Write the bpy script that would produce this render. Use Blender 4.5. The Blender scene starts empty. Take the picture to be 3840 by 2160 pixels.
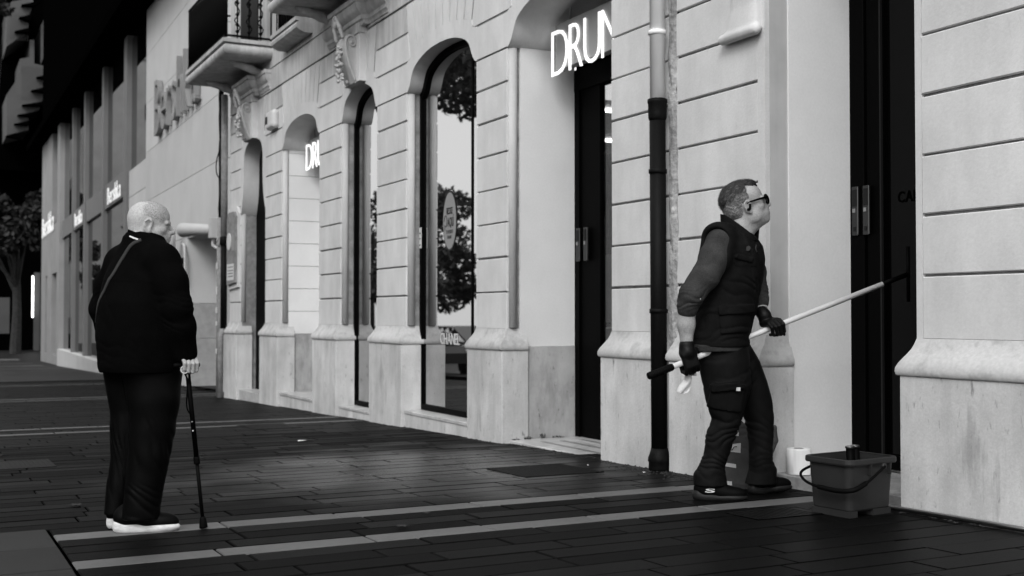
import bpy, bmesh, math, random
import numpy as np
import openvdb
from mathutils import Vector, Matrix

random.seed(7)
SC = bpy.context.scene
COL = SC.collection

# ------------------------------------------------------------------ camera, sky, sun, exposure
EYE = 1.19
YAW = math.atan2(2210, 4400)
PITCH = math.atan2(100, 4400)
cd = bpy.data.cameras.new('camera')
cam = bpy.data.objects.new('camera', cd)
COL.objects.link(cam)
cam.location = (0, 0, EYE)
cam.rotation_euler = (math.pi / 2 + PITCH, 0, -YAW)
cd.sensor_width = 36
cd.lens = 36 * 4400 / 3840
cd.clip_start = 0.1
cd.clip_end = 600
cd.dof.use_dof = True
cd.dof.focus_distance = 6.5
cd.dof.aperture_fstop = 3.2
SC.camera = cam

SUN_ELEV, SUN_AZ = math.radians(40), math.radians(-137)     # azimuth measured from +y towards +x
world = bpy.data.worlds.new('World')
SC.world = world
world.use_nodes = True
nt = world.node_tree
nt.nodes.clear()
sky = nt.nodes.new('ShaderNodeTexSky')
sky.sky_type = 'NISHITA'
sky.sun_disc = False
sky.sun_elevation = SUN_ELEV
sky.sun_rotation = SUN_AZ
sky.air_density = 1.0
sky.dust_density = 4.0
bw = nt.nodes.new('ShaderNodeRGBToBW')
bg = nt.nodes.new('ShaderNodeBackground')
bg.inputs['Strength'].default_value = 0.15
wo = nt.nodes.new('ShaderNodeOutputWorld')
nt.links.new(sky.outputs[0], bw.inputs[0])
oc = nt.nodes.new('ShaderNodeMath'); oc.operation = 'MULTIPLY_ADD'      # even overcast veil over the clear-sky model
oc.inputs[1].default_value = 0.28; oc.inputs[2].default_value = 3.6
nt.links.new(bw.outputs[0], oc.inputs[0])
nt.links.new(oc.outputs[0], bg.inputs['Color'])
nt.links.new(bg.outputs[0], wo.inputs['Surface'])

sl = bpy.data.lights.new('sun', 'SUN')
sl.energy = 0.75
sl.angle = math.radians(22)
sun = bpy.data.objects.new('sun', sl)
COL.objects.link(sun)
sdir = Vector((math.sin(SUN_AZ) * math.cos(SUN_ELEV), math.cos(SUN_AZ) * math.cos(SUN_ELEV), math.sin(SUN_ELEV)))
sun.rotation_euler = sdir.to_track_quat('Z', 'Y').to_euler()
sun.location = sdir * 40

vs = SC.view_settings
vs.view_transform = 'Standard'
vs.look = 'None'
vs.exposure = 0.97
vs.gamma = 1.0
vs.use_curve_mapping = False

# ------------------------------------------------------------------ materials (all neutral greys: the photograph is monochrome)
def mat(name, v, rough=0.85, spec=0.3, noise=(), bump=None, metal=0.0, rnd=0.0, ior=None, emit=None):
    """noise: tuple of (scale, amount, stretch xyz, lo, hi) layers multiplying the base grey."""
    m = bpy.data.materials.new(name)
    m.use_nodes = True
    t = m.node_tree
    b = t.nodes['Principled BSDF']
    b.inputs['Roughness'].default_value = rough
    b.inputs['Specular IOR Level'].default_value = spec
    b.inputs['Metallic'].default_value = metal
    if ior: b.inputs['IOR'].default_value = ior
    b.inputs['Base Color'].default_value = (v, v, v, 1)
    if emit:
        b.inputs['Emission Color'].default_value = (1, 1, 1, 1)
        b.inputs['Emission Strength'].default_value = emit
    tc = None
    if noise or bump or rnd:
        tc = t.nodes.new('ShaderNodeTexCoord')
    cur = None
    def mul(a, bsock):
        n = t.nodes.new('ShaderNodeMath'); n.operation = 'MULTIPLY'
        if a is None: n.inputs[0].default_value = v
        else: t.links.new(a, n.inputs[0])
        t.links.new(bsock, n.inputs[1])
        return n.outputs[0]
    for L in noise:
        sc, amt = L[0], L[1]
        st = L[2] if len(L) > 2 else (1, 1, 1)
        lo, hi = (L[3], L[4]) if len(L) > 4 else (0.35, 0.65)
        mp = t.nodes.new('ShaderNodeMapping')
        mp.inputs['Scale'].default_value = st
        t.links.new(tc.outputs['Object'], mp.inputs['Vector'])
        nz = t.nodes.new('ShaderNodeTexNoise')
        nz.inputs['Scale'].default_value = sc
        nz.inputs['Detail'].default_value = 5
        nz.inputs['Roughness'].default_value = 0.6
        t.links.new(mp.outputs[0], nz.inputs['Vector'])
        mr = t.nodes.new('ShaderNodeMapRange')
        mr.inputs['From Min'].default_value = lo
        mr.inputs['From Max'].default_value = hi
        mr.inputs['To Min'].default_value = 1 - amt
        mr.inputs['To Max'].default_value = 1.0
        t.links.new(nz.outputs['Fac'], mr.inputs['Value'])
        cur = mul(cur, mr.outputs[0])
    if rnd:
        oi = t.nodes.new('ShaderNodeObjectInfo')
        mr = t.nodes.new('ShaderNodeMapRange')
        mr.inputs['To Min'].default_value = 1 - rnd
        mr.inputs['To Max'].default_value = 1 + rnd
        t.links.new(oi.outputs['Random'], mr.inputs['Value'])
        cur = mul(cur, mr.outputs[0])
    if cur is not None:
        t.links.new(cur, b.inputs['Base Color'])
    if bump:
        nz = t.nodes.new('ShaderNodeTexNoise')
        nz.inputs['Scale'].default_value = bump[0]
        nz.inputs['Detail'].default_value = 6
        t.links.new(tc.outputs['Object'], nz.inputs['Vector'])
        bp = t.nodes.new('ShaderNodeBump')
        bp.inputs['Strength'].default_value = bump[1]
        bp.inputs['Distance'].default_value = bump[2] if len(bump) > 2 else 0.01
        t.links.new(nz.outputs['Fac'], bp.inputs['Height'])
        t.links.new(bp.outputs[0], b.inputs['Normal'])
    return m

STREAK = (1.0, 1.0, 0.10)
M = {}
M['plaster'] = mat('plaster', 0.66, 0.9, 0.2, [(0.9, 0.14), (4.5, 0.10, (1, 1, .5)), (9, 0.05, STREAK), (26, 0.10, (1, 1, .4), .25, .36), (70, 0.06)], (55, 0.25, 0.006))
M['plaster_high'] = mat('plaster_weathered', 0.60, 0.9, 0.2, [(1.1, 0.28), (8, 0.30, (1, 1, .08)), (60, 0.08)], (50, 0.25, 0.006))
M['ledge'] = mat('ledge_plaster', 0.53, 0.9, 0.2, [(1.4, 0.2), (8, 0.22, (1, 1, 1), .35, .5), (40, .12)], (50, .3, .006))
M['joint'] = mat('joint_mortar', 0.34, 0.95, 0.1, [(7, 0.45), (60, 0.2)], (60, 0.4))
M['plinth'] = mat('plinth_stone', 0.66, 0.85, 0.25, [(1.1, 0.25), (5, 0.16, (1, 1, .5)), (7, 0.16, (1, 1, .12), .3, .6), (26, 0.5, (1, 1, .35), .27, .38), (9, 0.26, (1, 1, .16), .31, .40), (90, .10)], (40, 0.4, 0.006))
M['dado'] = mat('reveal_stone', 0.43, 0.85, 0.25, [(2.2, 0.3), (9, 0.32, (1, 1, .3), .3, .55), (30, 0.5, (1, 1, .5), .27, .38)], (40, 0.4, 0.006))
M['reveal'] = mat('reveal_plaster', 0.73, 0.9, 0.2, [(1.2, 0.1), (60, 0.05)], (60, 0.15, 0.004))
M['reveal_grey'] = mat('reveal_darker_grey', 0.46, 0.9, 0.2, [(2.2, 0.16), (5, 0.14, STREAK)], (60, 0.15, 0.004))
M['grey_stone'] = mat('grey_stone', 0.30, 0.85, 0.25, [(2.5, 0.35), (14, .3)], (45, 0.4))
M['seam'] = mat('rough_render', 0.50, 0.95, 0.1, [(6, 0.55, (1, 1, .25)), (30, .4)], (25, 1.0, 0.02))
M['marble'] = mat('marble', 0.55, 0.35, 0.5, [(3, 0.3), (14, 0.2)], None)
M['marble_dark'] = mat('marble_band', 0.26, 0.35, 0.5, [(3, 0.3), (14, 0.2)], None)
M['black_metal'] = mat('black_metal', 0.0010, 0.5, 0.03)
M['iron'] = mat('wrought_iron', 0.002, 0.7, 0.06)
M['steel'] = mat('brushed_steel', 0.42, 0.3, 0.5, metal=1.0)
M['steel_dark'] = mat('dull_steel', 0.075, 0.4, 0.5, metal=1.0)
M['zinc'] = mat('zinc_pipe', 0.86, 0.25, 0.8, [(4, 0.2, (1, 1, .15))])
M['bead'] = mat('bead_plaster', 0.50, 0.9, 0.2, [(6, 0.2, (1, 1, .2)), (60, .06)], (60, .2, .004))
M['cast_iron'] = mat('cast_iron_pipe', 0.005, 0.55, 0.08, [(6, 0.4, (1, 1, .2))], (40, .3))
M['white_plastic'] = mat('white_plastic', 0.52, 0.4, 0.4)
M['grey_plastic'] = mat('grey_plastic', 0.42, 0.5, 0.4)
M['dark_plastic'] = mat('dark_plastic', 0.010, 0.5, 0.15)
M['glass_dark'] = mat('dark_glass', 0.004, 0.012, 0.5, ior=6.0)
M['glass_door'] = mat('door_glass', 0.001, 0.03, 0.5, ior=1.2)
M['lit'] = mat('lit_letter', 0.9, 0.5, 0.3, emit=0.5)
M['lit_soft'] = mat('lit_small_letter', 0.8, 0.5, 0.3, emit=0.12)
M['led'] = mat('led_tube', 0.9, 0.5, 0.3, emit=5)
M['letter'] = mat('letter_metal', 0.24, 0.6, 0.3, [(2, .15)])
M['sign_panel'] = mat('sign_panel', 0.32, 0.25, 0.5)
M['black'] = mat('matt_black', 0.001, 0.9, 0.0)
M['print_dark'] = mat('print_dark', 0.03, 0.7, 0.2)
M['print_grey'] = mat('print_grey', 0.24, 0.6, 0.3)
M['print_light'] = mat('print_light', 0.55, 0.6, 0.3)
M['clad'] = mat('stone_cladding', 0.50, 0.85, 0.25, [(0.8, 0.10), (30, 0.05)], (40, .15), rnd=.05)
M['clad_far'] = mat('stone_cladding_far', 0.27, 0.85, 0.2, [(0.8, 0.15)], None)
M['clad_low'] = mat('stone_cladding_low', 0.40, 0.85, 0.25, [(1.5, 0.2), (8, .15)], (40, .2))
M['pillar'] = mat('painted_pillar', 0.15, 0.7, 0.3, [(1.0, 0.10)])
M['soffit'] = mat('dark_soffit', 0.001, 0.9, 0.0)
M['slab'] = mat('paver_dark', 0.0040, 0.55, 0.035, [(1.4, 0.35), (16, 0.4), (150, 0.35)], (110, 0.45, 0.004), rnd=.28)
M['slab_light'] = mat('paver_light', 0.105, 0.48, 0.3, [(2.0, 0.2), (24, 0.4, (1, 1, 1), .28, .45), (150, 0.2)], (120, 0.25, 0.003), rnd=.12)
M['slab_big'] = mat('paver_large', 0.022, 0.5, 0.10, [(2.0, 0.3), (11, 0.5, (1, 1, 1), .30, .42), (150, 0.2)], (120, 0.25, 0.003), rnd=.1)
M['ground'] = mat('ground_joint', 0.0006, 0.9, 0.0, [(6, 0.4)], (60, .3))
M['asphalt'] = mat('asphalt', 0.010, 0.5, 0.2, [(.5, 0.3), (50, 0.3)], (80, .3))
M['leaf'] = mat('foliage', 0.05, 0.6, 0.3, [(3, .5)])
M['leaf_far'] = mat('foliage_far', 0.014, 0.6, 0.3, [(1, .5)])
M['bark'] = mat('bark', 0.04, 0.9, 0.1, [(6, .4)], (30, .5))
M['far_wall'] = mat('far_facade', 0.30, 0.9, 0.2, [(.5, .2)])
M['far_dark'] = mat('far_dark_facade', 0.02, 0.8, 0.2, [(.5, .3)])
M['siding'] = mat('grey_siding', 0.085, 0.8, 0.2, [(.6, .15)])
M['car_dark'] = mat('car_paint_dark', 0.02, 0.12, 0.6)
M['car_light'] = mat('car_paint_light', 0.5, 0.12, 0.6)
M['skin_old'] = mat('skin_old', 0.43, 0.5, 0.35, [(9, 0.18), (160, 0.30, (1, 1, 1), .35, .6)], (150, .25, .003))
M['skin'] = mat('skin', 0.36, 0.5, 0.35, [(9, 0.25), (140, 0.25, (1, 1, 1), .35, .6)], (150, .25, .003))
M['fleece'] = mat('black_fleece', 0.0024, 0.9, 0.015, [(8, .3)], (220, .5, .004))
M['trouser'] = mat('black_trouser', 0.0022, 0.5, 0.05, [(8, .3)], (160, .2, .002))
M['vest'] = mat('charcoal_vest', 0.0095, 0.8, 0.03, [(10, .35), (200, .3)], (200, .4, .003))
M['work'] = mat('work_trouser', 0.0070, 0.6, 0.04, [(10, .35)], (200, .3, .003))
M['sweater'] = mat('grey_sweater', 0.050, 0.95, 0.02, [(12, .3), (170, .35)], (240, .6, .004))
M['glove'] = mat('black_glove', 0.004, 0.5, 0.15, [(20, .3)], (120, .4, .003))
M['rubber'] = mat('black_rubber', 0.002, 0.6, 0.05)
M['sole_white'] = mat('white_sole', 0.62, 0.6, 0.3, [(25, .3, (1, 1, 3))])
M['strap'] = mat('grey_strap', 0.026, 0.8, 0.2, None or (), (300, .4))
M['hair_dark'] = mat('hair_dark', 0.065, 0.55, 0.4, [(190, .75, (.4, 1, 1), .4, .62), (14, .5)], (220, .8, .003))
M['hair_grey'] = mat('hair_grey', 0.32, 0.6, 0.35, [(330, .72, (.6, 1, .45), .40, .62), (22, .45, (1, 1, 1), .4, .6)], (300, .8, .003))
M['bag'] = mat('charcoal_bag', 0.075, 0.8, 0.2, [(8, .3)], (150, .3))
M['bucket'] = mat('grey_bucket', 0.022, 0.5, 0.2, [(6, .2)])
M['paper'] = mat('paper', 0.66, 0.9, 0.1)
M['pole'] = mat('white_pole', 0.62, 0.35, 0.4, [(5, .15)])
M['white_cloth'] = mat('white_cloth', 0.55, 0.9, 0.1)
def speckle(name, v, scale, lo, hi):
    m = mat(name, v, .9, .1)
    t = m.node_tree; b = t.nodes['Principled BSDF']
    tc = t.nodes.new('ShaderNodeTexCoord'); nz = t.nodes.new('ShaderNodeTexNoise'); mr = t.nodes.new('ShaderNodeMapRange')
    nz.inputs['Scale'].default_value = scale; nz.inputs['Detail'].default_value = 3
    mr.inputs['From Min'].default_value = lo; mr.inputs['From Max'].default_value = hi
    t.links.new(tc.outputs['Object'], nz.inputs['Vector']); t.links.new(nz.outputs['Fac'], mr.inputs['Value']); t.links.new(mr.outputs[0], b.inputs['Alpha'])
    return m
M['stubble'] = speckle('stubble', 0.10, 330, .46, .80)
M['stubble_light'] = speckle('beard_stubble', 0.12, 380, .50, .85)
M['groove'] = mat('groove_shade_dirt', 0.13, 0.95, 0.1, [(30, .5)])  # dark tone holds the shade of deep grooves as well as their dirt
for k_ in ('slab', 'slab_light', 'slab_big'):      # each slab is worn smooth to its own degree
    t_ = M[k_].node_tree; b_ = t_.nodes['Principled BSDF']; r0_ = b_.inputs['Roughness'].default_value
    oi_ = t_.nodes.new('ShaderNodeObjectInfo'); mr_ = t_.nodes.new('ShaderNodeMapRange'); ml_ = t_.nodes.new('ShaderNodeMath'); ml_.operation = 'MULTIPLY_ADD'
    ml_.inputs[1].default_value = 37.7; ml_.inputs[2].default_value = .2
    fr_ = t_.nodes.new('ShaderNodeMath'); fr_.operation = 'FRACT'
    mr_.inputs['To Min'].default_value = r0_ * .84; mr_.inputs['To Max'].default_value = r0_ * 1.22
    t_.links.new(oi_.outputs['Random'], ml_.inputs[0]); t_.links.new(ml_.outputs[0], fr_.inputs[0]); t_.links.new(fr_.outputs[0], mr_.inputs['Value']); 
    # damp, smoother area in front of the pillar and the doorway, with ragged edges
    ge_ = t_.nodes.new('ShaderNodeNewGeometry'); di_ = t_.nodes.new('ShaderNodeVectorMath'); di_.operation = 'DISTANCE'; di_.inputs[1].default_value = (3.35, 8.1, .05)
    nz_ = t_.nodes.new('ShaderNodeTexNoise'); nz_.inputs['Scale'].default_value = 1.3; nz_.inputs['Detail'].default_value = 6
    ad_ = t_.nodes.new('ShaderNodeMath'); ad_.operation = 'MULTIPLY_ADD'; ad_.inputs[1].default_value = 2.6
    wm_ = t_.nodes.new('ShaderNodeMapRange'); wm_.interpolation_type = 'SMOOTHSTEP'
    wm_.inputs['From Min'].default_value = 3.6; wm_.inputs['From Max'].default_value = 1.6; wm_.inputs['To Min'].default_value = 0; wm_.inputs['To Max'].default_value = 1
    t_.links.new(ge_.outputs['Position'], di_.inputs[0]); t_.links.new(ge_.outputs['Position'], nz_.inputs['Vector'])
    t_.links.new(nz_.outputs['Fac'], ad_.inputs[0]); t_.links.new(di_.outputs['Value'], ad_.inputs[2]); t_.links.new(ad_.outputs[0], wm_.inputs['Value'])
    mi_ = t_.nodes.new('ShaderNodeMix'); mi_.data_type = 'FLOAT'; mi_.inputs[3].default_value = .24
    t_.links.new(wm_.outputs[0], mi_.inputs[0]); t_.links.new(mr_.outputs[0], mi_.inputs[2]); t_.links.new(mi_.outputs[0], b_.inputs['Roughness'])
    sp_ = t_.nodes.new('ShaderNodeMapRange'); s0_ = b_.inputs['Specular IOR Level'].default_value
    sp_.inputs['To Min'].default_value = s0_; sp_.inputs['To Max'].default_value = max(.30, s0_)
    t_.links.new(wm_.outputs[0], sp_.inputs['Value']); t_.links.new(sp_.outputs[0], b_.inputs['Specular IOR Level'])
M['cover'] = mat('cast_cover', 0.0036, 0.5, 0.08, [(20, .4)], (60, .5))

# ------------------------------------------------------------------ object helpers
def link(o, parent=None):
    COL.objects.link(o)
    if parent is not None: o.parent = parent
    return o

def tag(o, label=None, cat=None, group=None, kind=None):
    if label: o['label'] = label
    if cat: o['category'] = cat
    if group: o['group'] = group
    if kind: o['kind'] = kind
    return o

def thing(name, label, cat, loc=(0, 0, 0), group=None):
    o = bpy.data.objects.new(name, None)
    o.empty_display_size = 0.1
    link(o)
    o.location = loc
    return tag(o, label, cat, group)

def mesh(name, verts, faces, m, parent=None, smooth=False):
    me = bpy.data.meshes.new(name)
    off = Vector((0, 0, 0))
    if parent is not None:
        off = world_loc(parent)
    me.from_pydata([(v[0] - off[0], v[1] - off[1], v[2] - off[2]) for v in verts], [], faces)
    me.materials.append(M[m] if isinstance(m, str) else m)
    if smooth:
        me.polygons.foreach_set('use_smooth', [True] * len(me.polygons))
    me.update()
    o = bpy.data.objects.new(name, me)
    return link(o, parent)

def world_loc(o):
    v = Vector((0, 0, 0))
    while o is not None:
        v += o.location
        o = o.parent
    return v

def crisp(o, ang=38):
    me = o.data
    me.polygons.foreach_set('use_smooth', [True] * len(me.polygons))
    me.set_sharp_from_angle(angle=math.radians(ang))
    return o

class MB:
    """collects shapes, builds ONE mesh object"""
    def __init__(s): s.v = []; s.f = []
    def add(s, v, f):
        n = len(s.v); s.v += [tuple(p) for p in v]; s.f += [tuple(i + n for i in q) for q in f]; return s
    def box(s, x0, x1, y0, y1, z0, z1, b=0.0):
        v, f = boxvf(x0, x1, y0, y1, z0, z1, b); return s.add(v, f)
    def tube(s, pts, r, n=8, cap=True):
        v, f = tubevf(pts, r, n, cap); return s.add(v, f)
    def prism(s, poly, x0, x1):
        v, f = prismvf(poly, x0, x1); return s.add(v, f)
    def xf(s, fn):
        s.v = [tuple(fn(p)) for p in s.v]; return s
    def build(s, name, m, parent=None, smooth=False):
        return mesh(name, s.v, s.f, m, parent, smooth)

def boxvf(x0, x1, y0, y1, z0, z1, b=0.0):
    if b <= 0:
        v = [(x, y, z) for z in (z0, z1) for y in (y0, y1) for x in (x0, x1)]
        f = [(0, 2, 3, 1), (4, 5, 7, 6), (0, 1, 5, 4), (2, 6, 7, 3), (0, 4, 6, 2), (1, 3, 7, 5)]
        return v, f
    bm = bmesh.new()
    vs_ = [bm.verts.new((x, y, z)) for z in (z0, z1) for y in (y0, y1) for x in (x0, x1)]
    for q in [(0, 2, 3, 1), (4, 5, 7, 6), (0, 1, 5, 4), (2, 6, 7, 3), (0, 4, 6, 2), (1, 3, 7, 5)]:
        bm.faces.new([vs_[i] for i in q])
    bmesh.ops.bevel(bm, geom=bm.edges[:], offset=b, segments=1, affect='EDGES', profile=0.5)
    bm.verts.index_update()
    v = [tuple(p.co) for p in bm.verts]
    f = [tuple(p.index for p in q.verts) for q in bm.faces]
    bm.free()
    return v, f

def tubevf(pts, r, n=8, cap=True):
    P = [Vector(p) for p in pts]
    R = r if isinstance(r, (list, tuple)) else [r] * len(P)
    V = []; Fc = []
    up = None
    for i, p in enumerate(P):
        t = (P[min(i + 1, len(P) - 1)] - P[max(i - 1, 0)]).normalized()
        if up is None:
            up = Vector((0, 0, 1)) if abs(t.z) < 0.9 else Vector((1, 0, 0))
        u = (up - t * up.dot(t)).normalized(); w = t.cross(u); up = u
        for k in range(n):
            a = 2 * math.pi * k / n
            V.append(tuple(p + (u * math.cos(a) + w * math.sin(a)) * R[i]))
    for i in range(len(P) - 1):
        for k in range(n):
            a = i * n + k; b = i * n + (k + 1) % n
            Fc.append((a, b, b + n, a + n))
    if cap:
        Fc.append(tuple(range(n - 1, -1, -1))); Fc.append(tuple(range((len(P) - 1) * n, len(P) * n)))
    return V, Fc

def prismvf(poly, x0, x1):
    """poly: (y, z) outline, extruded along x"""
    n = len(poly)
    ar = sum(poly[i][0] * poly[(i + 1) % n][1] - poly[(i + 1) % n][0] * poly[i][1] for i in range(n))
    if ar < 0: poly = poly[::-1]
    V = [(x0, y, z) for y, z in poly] + [(x1, y, z) for y, z in poly]
    Fc = [tuple(range(n - 1, -1, -1)), tuple(range(n, 2 * n))]
    for i in range(n):
        j = (i + 1) % n
        Fc.append((i, j, j + n, i + n))
    return V, Fc

def box(name, x0, x1, y0, y1, z0, z1, m, parent=None, b=0.0):
    v, f = boxvf(x0, x1, y0, y1, z0, z1, b)
    return mesh(name, v, f, m, parent)

def tube(name, pts, r, m, parent=None, n=10):
    v, f = tubevf(pts, r, n)
    return mesh(name, v, f, m, parent, True)

def lathe(name, prof, cx, cy, m, parent=None, n=20):
    """prof: (r, z) from bottom to top, about the vertical through (cx, cy)"""
    V = []; Fc = []
    for r, z in prof:
        for k in range(n):
            a = 2 * math.pi * k / n
            V.append((cx + r * math.cos(a), cy + r * math.sin(a), z))
    for i in range(len(prof) - 1):
        for k in range(n):
            a = i * n + k; b = i * n + (k + 1) % n
            Fc.append((a, b, b + n, a + n))
    Fc.append(tuple(range(n - 1, -1, -1))); Fc.append(tuple(range((len(prof) - 1) * n, len(prof) * n)))
    return mesh(name, V, Fc, m, parent, True)

def catmull(pts, k=6):
    P = [np.array(p, float) for p in pts]
    P = [2 * P[0] - P[1]] + P + [2 * P[-1] - P[-2]]
    out = []
    for i in range(1, len(P) - 2):
        for j in range(k):
            t = j / k
            out.append(0.5 * ((2 * P[i]) + (P[i + 1] - P[i - 1]) * t + (2 * P[i - 1] - 5 * P[i] + 4 * P[i + 1] - P[i + 2]) * t * t + (-P[i - 1] + 3 * P[i] - 3 * P[i + 1] + P[i + 2]) * t ** 3))
    out.append(P[-2])
    return out

# lettering: each character one mesh; fn maps (across, up, out) metres to world
def glyph(ch, depth=0.0, bold=0.0):
    c = bpy.data.curves.new('glyph', 'FONT')
    c.body = ch; c.size = 1.0; c.extrude = depth; c.offset = bold; c.resolution_u = 4
    o = bpy.data.objects.new('glyph', c); COL.objects.link(o)
    dg = bpy.context.evaluated_depsgraph_get()
    me = bpy.data.meshes.new_from_object(o.evaluated_get(dg))
    V = [tuple(v.co) for v in me.vertices]; Fc = [tuple(p.vertices) for p in me.polygons]
    bpy.data.objects.remove(o); bpy.data.curves.remove(c); bpy.data.meshes.remove(me)
    return V, Fc
_G = {}
def letters(text, fn, width, height, m, parent, depth=0.01, bold=0.0, gap=0.06, name='letter', cap_h=0.72, join=False):
    gs = []
    x = 0.0
    for ch in text:
        if ch == ' ':
            x += 0.3; continue
        key = (ch, bold)
        if key not in _G: _G[key] = glyph(ch, 0.5, bold)
        V, Fc = _G[key]
        a = min(v[0] for v in V); b = max(v[0] for v in V)
        gs.append((V, Fc, x - a)); x += (b - a) + gap
    tot = x - gap
    sx = width / tot; sz = height / cap_h
    allb = MB()
    for V, Fc, dx in gs:
        P = [fn((v[0] + dx) * sx, v[1] * sz, (v[2] + 0.5) * depth) for v in V]
        if join: allb.add(P, Fc)
        else: mesh(name, P, Fc, m, parent)
    if join: allb.build(name, m, parent)

# ------------------------------------------------------------------ sculpting in a distance field, meshed with openvdb
class Field:
    def __init__(s, lo, hi, h):
        s.h = h; s.lo = np.array(lo, np.float32)
        s.n = np.ceil((np.array(hi) - s.lo) / h).astype(int) + 1
        s.d = np.full(s.n, 1.0, np.float32)
        s.ax = [s.lo[i] + h * np.arange(s.n[i], dtype=np.float32) for i in range(3)]
    def sub(s, lo, hi, m):
        sl_ = []
        for i in range(3):
            a = int(max(0, math.floor((lo[i] - m - s.lo[i]) / s.h))); b = int(min(s.n[i], math.ceil((hi[i] + m - s.lo[i]) / s.h) + 1))
            if b <= a: return None, None
            sl_.append(slice(a, b))
        g = np.meshgrid(*[s.ax[i][sl_[i]] for i in range(3)], indexing='ij', sparse=True)
        return tuple(sl_), g
    def put(s, fn, lo, hi, k=0.0, op='u'):
        q, g = s.sub(lo, hi, k + 4 * s.h)
        if q is None: return s
        e = fn(*g).astype(np.float32)
        d = s.d[q]
        if op == 'u':
            if k > 0:
                hh = np.maximum(k - np.abs(d - e), 0) / k
                r = np.minimum(d, e) - hh * hh * k * 0.25
            else: r = np.minimum(d, e)
        elif op == 's':
            e = -e
            if k > 0:
                hh = np.maximum(k - np.abs(d - e), 0) / k
                r = np.maximum(d, e) + hh * hh * k * 0.25
            else: r = np.maximum(d, e)
        s.d[q] = r
        return s
    def rc(s, a, b, r0, r1, k=0.01, op='u'):
        a = np.array(a, float); b = np.array(b, float); ab = b - a; L2 = max(ab @ ab, 1e-9); rm = max(r0, r1)
        def fn(X, Y, Z):
            t = np.clip(((X - a[0]) * ab[0] + (Y - a[1]) * ab[1] + (Z - a[2]) * ab[2]) / L2, 0, 1)
            return np.sqrt((X - a[0] - t * ab[0]) ** 2 + (Y - a[1] - t * ab[1]) ** 2 + (Z - a[2] - t * ab[2]) ** 2) - (r0 + (r1 - r0) * t)
        return s.put(fn, np.minimum(a, b) - rm, np.maximum(a, b) + rm, k, op)
    def chain(s, pts, rs, k=0.01):
        for i in range(len(pts) - 1): s.rc(pts[i], pts[i + 1], rs[i], rs[i + 1], k)
        return s
    def ell(s, c, r, R=None, k=0.01, op='u'):
        c = np.array(c, float); R = np.eye(3) if R is None else np.array(R, float); rm = max(r)
        def fn(X, Y, Z):
            X = X - c[0]; Y = Y - c[1]; Z = Z - c[2]
            q = [R[i][0] * X + R[i][1] * Y + R[i][2] * Z for i in range(3)]
            k0 = np.sqrt(sum((q[i] / r[i]) ** 2 for i in range(3))); k1 = np.sqrt(sum((q[i] / r[i] ** 2) ** 2 for i in range(3)))
            return k0 * (k0 - 1) / np.maximum(k1, 1e-6)
        return s.put(fn, c - rm, c + rm, k, op)
    def rbox(s, c, hf, rad, R=None, k=0.01, op='u'):
        c = np.array(c, float); R = np.eye(3) if R is None else np.array(R, float); rm = float(np.linalg.norm(hf))
        def fn(X, Y, Z):
            X = X - c[0]; Y = Y - c[1]; Z = Z - c[2]
            q = [np.abs(R[i][0] * X + R[i][1] * Y + R[i][2] * Z) - (hf[i] - rad) for i in range(3)]
            return np.sqrt(sum(np.maximum(v, 0) ** 2 for v in q)) + np.minimum(np.maximum(np.maximum(q[0], q[1]), q[2]), 0) - rad
        return s.put(fn, c - rm, c + rm, k, op)
    def loft(s, st, k=0.01, p=2.0, op='u'):
        """st: rows (z, cx, cy, half width, half depth, angle of the width axis) sorted by z"""
        A = np.array(st, float); A = A[np.argsort(A[:, 0])]
        zz = A[:, 0]
        lo = (float((A[:, 1] - np.maximum(A[:, 3], A[:, 4])).min()), float((A[:, 2] - np.maximum(A[:, 3], A[:, 4])).min()), zz[0])
        hi = (float((A[:, 1] + np.maximum(A[:, 3], A[:, 4])).max()), float((A[:, 2] + np.maximum(A[:, 3], A[:, 4])).max()), zz[-1])
        fine = np.linspace(zz[0], zz[-1], 200)
        cols = []
        ker = np.exp(-np.linspace(-2, 2, 13) ** 2); ker /= ker.sum()
        for j in range(1, 6):
            c = np.interp(fine, zz, A[:, j]); c = np.convolve(np.pad(c, 6, mode='edge'), ker, 'valid'); cols.append(c)
        def fn(X, Y, Z):
            z = Z.ravel()
            cx, cy, w, dp, an = [np.interp(z, fine, c).reshape(Z.shape) for c in cols]
            X = X - cx; Y = Y - cy
            u = X * np.cos(an) + Y * np.sin(an); v = -X * np.sin(an) + Y * np.cos(an)
            k0 = (np.abs(u / w) ** p + np.abs(v / dp) ** p) ** (1 / p); k1 = np.sqrt((u / w ** 2) ** 2 + (v / dp ** 2) ** 2)
            d = np.where(k0 < 0.3, -0.5 * np.minimum(w, dp), k0 * (k0 - 1) / np.maximum(k1, 1e-6))
            return np.maximum(d, np.maximum(zz[0] - Z, Z - zz[-1]))
        return s.put(fn, lo, hi, k, op)
    def cut(s, fn):
        g = np.meshgrid(*s.ax, indexing='ij', sparse=True)
        s.d = np.maximum(s.d, fn(*g).astype(np.float32)); return s
    def disp(s, fn):
        g = np.meshgrid(*s.ax, indexing='ij', sparse=True)
        s.d = s.d + fn(*g).astype(np.float32); return s
    def project(s, p, off=0.003):
        p = np.array(p, float)
        for _ in range(12):
            i = np.clip(((p - s.lo) / s.h).astype(int), 1, s.n - 2); fr = (p - s.lo) / s.h - i
            def at(q): return float(s.d[tuple(q)])
            g_ = np.array([(at(i + e) - at(i - e)) / (2 * s.h) for e in np.eye(3, dtype=int)])
            v = at(i) + float(g_ @ (fr * s.h)); L = np.linalg.norm(g_)
            if L < 1e-6 or abs(v) > .3: break
            p = p - g_ / L * np.clip(v - off, -.02, .02)
        return p, g_ / max(L, 1e-6)
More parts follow.
